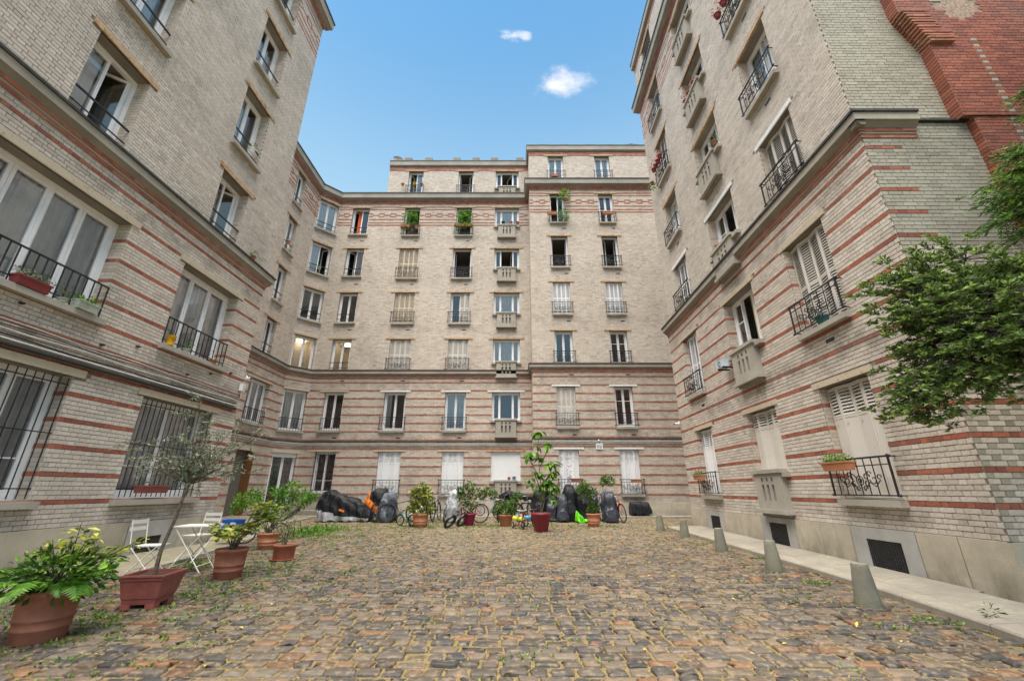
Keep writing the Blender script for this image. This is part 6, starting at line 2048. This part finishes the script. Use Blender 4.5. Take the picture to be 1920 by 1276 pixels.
# blue crate and pushchair by the wing's corner
t = thing("storage_box", "bright blue plastic box with a red and white print near the wing's corner", "box", (-6.75, 10.95, .50), rad(8))
mb = MB(); P = [[(-.20 * s_, -.14 * s_, z_), (.20 * s_, -.14 * s_, z_), (.20 * s_, .14 * s_, z_), (-.20 * s_, .14 * s_, z_)] for s_, z_ in ((.9, 0), (1, .2), (1.06, .2), (1.06, .23), (.95, .23), (.88, .03))]
mb.grid(P, M['blue_plastic'], closed=True, sm=False); mb.face(P[0], M['blue_plastic']); mb.build("body", t)
mb = MB(); mb.box(0.0, .12, -.158, -.15, .06, .17, M['white']); mb.box(.03, .1, -.161, -.158, .09, .13, M['bike_red']); mb.build("printed_panel", t)
t = thing("side_table", "low dark metal stand under the blue box", "table", (-6.75, 10.95, G(10.9) + .12))
mb = MB(); mb.box(-.22, .22, -.17, .17, .22, .24, M['zinc']); mb.build("table_top", t)
for a in (-.19, .19):
    for b in (-.14, .14): mb = MB(); mb.box(a - .01, a + .01, b - .01, b + .01, 0, .22, M['zinc']); mb.build("leg", t)
bicycle(-6.2, 11.3, rad(20), "small teal bike leaning behind the green bush", 'teal', sc=.7, lean=rad(8))

# ================================================================== things on the walls
def on_wall(F, x, d, z):
    p = F @ Vector((x, -d, z)); a = math.atan2(F[1][0], F[0][0]); return p, a


def window_box(F, x, d, z, L, m, label, plant='leaf', amount=160, flowers=None, group=None, size=.05, trail=0.0, cat="window box"):
    p, a = on_wall(F, x, d, z); t = thing("window_box", label, cat, p, a, group)
    mb = MB(); h = .15; w = .09
    P = [[(-L / 2 * s_, -w * s2, z_), (L / 2 * s_, -w * s2, z_), (L / 2 * s_, w * s2, z_), (-L / 2 * s_, w * s2, z_)] for s_, s2, z_ in ((.92, .75, 0), (.98, .95, .12), (1.02, 1.08, .125), (1.02, 1.08, h), (.96, .93, h), (.95, .9, h - .03))]
    mb.grid(P, m, closed=True, sm=False); mb.face(list(reversed(P[0])), m); mb.face(P[-1], M['soil']); mb.build("trough", t)
    if amount:
        P = np.stack([nrg.uniform(-L / 2, L / 2, amount), nrg.normal(0, .06, amount), nrg.uniform(.12, .26, amount) - trail * nrg.random(amount)], 1); D = nrg.normal(0, 1, (amount, 3)); D[:, 2] += .6
        link("foliage", leaves_mesh("foliage", P, D, size, M[plant]), t, None, "stuff")
    if flowers:
        P = np.stack([nrg.uniform(-L / 2, L / 2, flowers[1]), nrg.normal(-.03, .07, flowers[1]), nrg.uniform(.2, .34, flowers[1])], 1); link("flowers", leaves_mesh("flowers", P, nrg.normal(0, 1, P.shape), .04, M[flowers[0]], .9), t, None, "stuff")
    return t


def wall_pot(F, x, d, z, r, h, m, label, plant=None, n=60, flowers=None, group=None, size=.05, spread=1.2, dz=0.0, name="flower_pot"):
    p, a = on_wall(F, x, d, z); t = thing(name, label, "flower pot", p, a, group)
    link("pot", pot_mesh(r, h, m, bands=False, n=14), t)
    if plant:
        P, D = cluster((0, 0, h + r * spread * .6 + dz), r * spread * 1.3, n); link("foliage", leaves_mesh("foliage", P, D + [0, 0, .3], size, M[plant]), t, None, "stuff")
    if flowers:
        P, D = cluster((0, -.03, h + r * .8), r * 1.5, flowers[1]); link("flowers", leaves_mesh("flowers", P, D, .045, M[flowers[0]], .9), t, None, "stuff")
    return t


window_box(F_RW, -7.62, .22, 1.72, .62, M['terra2'], "terracotta trough with fresh green plants on the nearest ground floor balconette", 'leaf_fresh', 260)
window_box(F_RW, -13.7, .22, 1.70, .55, M['terra2'], "terracotta trough with pink flowers on the far ground floor balconette", 'leaf_fresh', 160, ('petal_pink', 40))
wall_pot(F_RW, -7.35, .0, 4.37, .12, .17, M['teal'], "dark blue-green pot behind the first floor balconette", 'leaf', 30)
for i, (x, z) in enumerate(((-7.8, 13.75), (-7.45, 13.70), (-7.1, 13.75))):
    wall_pot(F_RW, x, .24, z, .10, .13, M['plastic_crim'], ("red pot with red flowers on the topmost near balconette, left one", "red pot with red flowers on the topmost near balconette, middle one", "red pot with red flowers on the topmost near balconette, right one")[i], 'leaf', 40, ('petal_red', 26), "red pots on the near upper balconette")
for i, (x, z) in enumerate(((-13.7, 13.72), (-13.45, 13.70), (-13.2, 13.70), (-12.95, 13.72))):
    wall_pot(F_RW, x, .24, z, .10, .14, M['plastic_crim'], ("leftmost", "second from left", "third from left", "rightmost")[i] + " red flower pot hung on the far upper balconette", 'leaf', 30, ('petal_red', 30), "red pots on the far upper balconette")
wall_pot(F_RW, -14.1, .24, 13.4, .09, .12, M['terra'], "brown pot with a trailing yellow-green plant at the far upper balconette", 'leaf_fresh', 90, size=.08, dz=-.25)
for i, x in enumerate((-10.5, -10.2, -9.8)):
    wall_pot(F_RW, x, .12, 13.72, .09, .13, M['plastic_crim'], ("left", "middle", "right")[i] + " red-flowered pot on the upper cast balustrade of the right wing", 'leaf', 26, ('petal_red', 26), "red-flowered pots on the upper balustrade")
wall_pot(F_RW, -10.3, .12, 7.92, .08, .10, M['terra2'], "small orange pot on the balustrade of the open second-floor window")
wall_pot(F_RW, -9.4, .1, 10.82, .09, .12, M['terra'], "pot with a small green plant on the right wing's third floor balustrade", 'leaf', 60)
# white box unit by the balustrade
p, a = on_wall(F_RW, -10.95, .25, 4.55); t = thing("air_conditioner", "pale blue-white box unit at the end of the right wing's balustrade", "air conditioner", p, a)
mb = MB(); mb.box(-.19, .19, -.09, .09, 0, .20, simple("pale_blue_casing", (.50, .58, .66), .5)); mb.build("casing", t)
mb = MB(); mb.tube([(0, -.125, .15) if False else (.07 * math.cos(k * .628), -.093, .10 + .07 * math.sin(k * .628)) for k in range(10)], .01, M['zinc'], 4, closed=True); mb.build("fan_ring", t)
mb = MB(); mb.box(-.15, -.12, -.08, .25, -.04, 0, M['zinc']); mb.box(.12, .15, -.08, .25, -.04, 0, M['zinc']); mb.build("bracket", t)
# back block
window_box(F_BL, -6.5, .22, 16.42, .55, M['terra2'], "terracotta trough among dense greenery at the fifth floor left window", 'leaf', 260, trail=.4, size=.09)
wall_pot(F_BL, -6.15, -.02, 16.2, .16, .2, M['terra'], "tall leafy plant filling the fifth floor left window", 'leaf', 420, size=.12, spread=2.6, dz=.55, n=420) if False else wall_pot(F_BL, -6.2, -.02, 16.2, .16, .2, M['terra'], "tall leafy plant filling the fifth floor left window", 'leaf_fresh', 420, size=.12, spread=2.6, dz=.55)
wall_pot(F_BL, -5.8, .22, 16.3, .12, .18, M['terra2'], "terracotta pot at the right end of the greenery-filled window", 'leaf', 60)
window_box(F_BL, -2.95, .24, 16.45, 1.05, M['terra2'], "long terracotta trough with bushy plants at the fifth floor middle window", 'leaf_fresh', 420, trail=.25, size=.12)
wall_pot(F_BL, -2.9, .1, 16.4, .16, .2, M['terra'], "large feathery plant above the long trough", 'leaf_fresh', 380, size=.13, spread=2.4, dz=.35)
window_box(F_BR, 2.32, .24, 16.35, .55, M['terra2'], "terracotta trough with red and green plants at the right block's fifth floor", 'leaf', 120, ('petal_red', 30), trail=.1)
wall_pot(F_BR, 3.0, .24, 16.1, .12, .16, M['pale_pot'], "pale pot with a bright trailing plant at the fifth floor window", 'leaf_fresh', 260, size=.1, spread=2.2, dz=-.1)
wall_pot(F_BR, 3.12, .26, 17.3, .10, .14, M['terra'], "hanging pot with a bright feathery plant beside the fifth floor window", 'leaf_fresh', 300, size=.12, spread=2.6, dz=.1)
window_box(F_BR, 5.55, .24, 16.38, .62, M['terra2'], "terracotta trough with pink flowers at the rightmost fifth floor window", 'leaf', 150, ('petal_pink', 40), trail=.1)
window_box(F_BR, 2.55, .26, 19.05, .42, M['terra2'], "empty terracotta trough under the attic's left paired window", amount=0)
window_box(F_BR, 5.7, .24, 1.72, .50, M['terra2'], "empty terracotta trough on the rightmost ground floor balconette", amount=0)
window_box(F_BR, 2.95, .24, 1.75, .50, M['terra'], "dark terracotta trough on the balconette of the graffitied shutter", amount=0)
for i, (x, m) in enumerate(((-.55, 'bark_dark'), (-.05, 'terra2'), (.35, 'terra2'))):
    wall_pot(F_BL, x, .12, 16.7, .11, .16, M[m], ("black pot with a bare branching plant on the fifth floor balustrade", "terracotta pot in the middle of the fifth floor balustrade", "low terracotta pot at the right end of the fifth floor balustrade")[i], 'leaf_olive' if i == 0 else None, 40, dz=.25)
wall_pot(F_BL, .1, .06, 1.87, .10, .16, M['bike_blue'], "blue pot with a wiry stem on the sill of the closed roller shutter")
wall_pot(F_BL, -.15, .06, 1.87, .08, .13, M['terra'], "small brown pot next to the blue pot on the same sill")
wall_pot(F_BL, -6.95, .2, 19.55, .10, .14, M['terra2'], "small terracotta pot left of the first attic window", 'leaf', 20)
wall_pot(F_BL, -6.2, .2, 19.62, .11, .12, M['yellow'], "yellow pot on the first attic balconette", 'leaf', 40)
wall_pot(F_BL, -5.75, .2, 19.55, .10, .14, M['terra'], "brown pot with a green plant on the first attic balconette", 'leaf', 50)
wall_pot(F_FL, 18.5, .12, 13.4, .10, .16, M['terra2'], "terracotta pot hanging outside the fourth floor window of the rear left side", 'leaf_dark', 60)
wall_pot(F_FC, .7, .10, 13.35, .09, .14, M['pale_pot'], "small plant behind the rail of the chamfered corner's fourth floor window", 'leaf_fresh', 50)
# left wing pots
window_box(F_LW, 5.72, .08, 4.30, .46, M['plastic_red'], "dark red trough of pale green succulents on the wide first floor sill", 'leaf_olive', 260, size=.06)
window_box(F_LW, 6.55, .10, 4.30, .36, M['pale_pot'], "pale green box with bushy succulents on the wide first floor sill", 'leaf_fresh', 240, size=.06, trail=.1)
wall_pot(F_LW, 6.20, .08, 4.30, .07, .07, M['pale_pot'], "tiny white bowl of dark succulents between the two window boxes", 'leaf_dark', 30)
p, a = on_wall(F_LW, 8.45, .05, 4.34); t = thing("bucket", "bright yellow bucket on the sill of the triple window", "bucket", p, a)
mb = MB(); mb.lathe([(.07, 0), (.09, .20), (.095, .20), (.085, .19), (.065, .02)], M['yellow'], 16); mb.build("body", t)
mb = MB(); mb.tube([(-.09, 0, .19), (-.06, -.07, .12), (0, -.1, .10), (.06, -.07, .12), (.09, 0, .19)], .004, M['zinc'], 4); mb.build("handle", t)
wall_pot(F_LW, 8.9, .05, 4.32, .08, .08, M['pale_pot'], "low white bowl with green leaves right of the yellow bucket", 'leaf', 60)
wall_pot(F_LW, 9.75, .05, 4.32, .12, .07, M['terra'], "brown bowl at the far end of the triple window's sill", 'leaf_dark', 30)
window_box(F_LW, 8.98, .09, 1.34, .70, M['planter'], "red-brown trough on the sill of the barred window behind the olive tree", 'leaf_dark', 30)
wall_pot(F_LW, 10.25, .08, 7.53, .07, .10, M['terra'], "small pot with a bright green plant on the left wing's ledge", 'leaf_fresh', 60)
wall_pot(F_LW, 9.2, .08, 10.35, .09, .12, M['white'], "white pot with a green plant behind the third floor rail of the left wing", 'leaf_fresh', 70)
# sign, lamp and cameras
p, a = on_wall(F_BR, 4.16, 0, 3.22); t = thing("wall_sign", "small square white sign with entwined grey letters on the back wall", "sign", p, a)
mb = MB(); mb.box(-.16, .16, -.06, 0, 0, .27, M['white']); mb.build("panel", t)
mb = MB(); q = -.064
def arc(cx, cz, rx, rz, a0, a1, w=.016):
    k = 14; mb.tube([(cx + rx * math.cos(rad(a0 + (a1 - a0) * i / k)), q, cz + rz * math.sin(rad(a0 + (a1 - a0) * i / k))) for i in range(k + 1)], w / 2, M['grey_mark'], 4)
mb.tube([(-.11, q, .09), (-.11, q, .22)], .008, M['grey_mark'], 4); arc(-.10, .19, .06, .03, -90, 90); arc(-.10, .12, .07, .035, -90, 90)
arc(.06, .17, .06, .055, 30, 330); mb.tube([(.03, q, .05), (.06, q, .15), (.12, q, .15)], .008, M['grey_mark'], 4); arc(.04, .10, .05, .03, 180, 360)
mb.build("lettering", t)
p, a = on_wall(F_BR, 4.14, .06, 3.62); t = thing("wall_lamp", "tiny round white lamp above the white sign", "lamp", p, a)
mb = MB(); mb.sphere((0, 0, 0), .05, M['white'], 10, 6); mb.build("globe", t); mb = MB(); mb.box(-.03, .03, 0, .06, -.03, .03, M['white']); mb.build("bracket", t)


def camera_unit(F, x, d, z, rz, label):
    p, a = on_wall(F, x, d, z); t = thing("security_camera", label, "camera", p, a + rz)
    mb = MB(); mb.tube([(0, -.14, 0), (0, .10, .03)], .04, M['white'], 10); mb.build("housing", t)
    mb = MB(); mb.tube([(0, -.145, -.001), (0, -.138, 0)], .03, M['tyre'], 10); mb.build("lens", t)
    mb = MB(); mb.tube([(0, .05, .05), (0, .12, .12)], .014, M['white'], 6); mb.build("bracket", t)


camera_unit(F_RW, -15.1, .16, 3.63, .5, "white security camera at the far corner of the right wing")
camera_unit(F_LW, 11.05, .16, 4.25, -.5, "white security camera above the cables at the end of the left wing")
p, a = on_wall(F_LW, 11.02, .08, 4.02); t = thing("junction_box", "small white junction box where the left wing's cables end", "junction box", p, a)
mb = MB(); mb.box(-.06, .06, -.04, .06, -.1, .08, M['white']); mb.build("casing", t); mb = MB(); mb.box(-.04, .04, -.045, -.04, -.07, .05, M['white_pipe']); mb.build("cover_plate", t)
# graffiti on the shutter behind the crimson pot
mb = MB(); rg = random.Random(8)
for i in range(26):
    cx, cz, r = rg.uniform(-.42, .12), rg.uniform(.45, 1.5), rg.uniform(.04, .13); a0 = rg.uniform(0, 360)
    mb.tube([(cx + r * math.cos(rad(a0 + k * 22)) * (1 + .3 * math.sin(k)), 0, cz + r * math.sin(rad(a0 + k * 22))) for k in range(rg.randint(7, 13))], .006, M['grey_mark'], 3)
mb.build("graffiti", WIN[('BR', 2.22, 1.22)], Matrix.Translation((0, .085, 0)))
# twig dropped on the kerb
mb = MB(); t = thing("fallen_twig", "small leafy twig lying on the kerb at the lower right", "twig", (4.84, 4.95, G(4.95) + .11))
mb.tube([(0, 0, 0), (.1, .03, .01), (.18, .05, .02)], .004, M['bark'], 4); mb.build("stem", t)
P, D = cluster((.12, .04, .04), .07, 24); link("foliage", leaves_mesh("foliage", P, D, .06, M['leaf_dark'], .3), t, None, "stuff")
mb = MB(); t = thing("fallen_twig", "bare twig at the foot of the nearest bollard", "twig", (4.05, 5.75, G(5.7) + .05))
for q in ((-.12, -.03), (-.08, .08), (.1, .02)): mb.tube([(0, 0, 0), (q[0] * .5, q[1], .01), (q[0], q[1], .015)], .004, M['bark'], 4)
mb.build("stem", t)
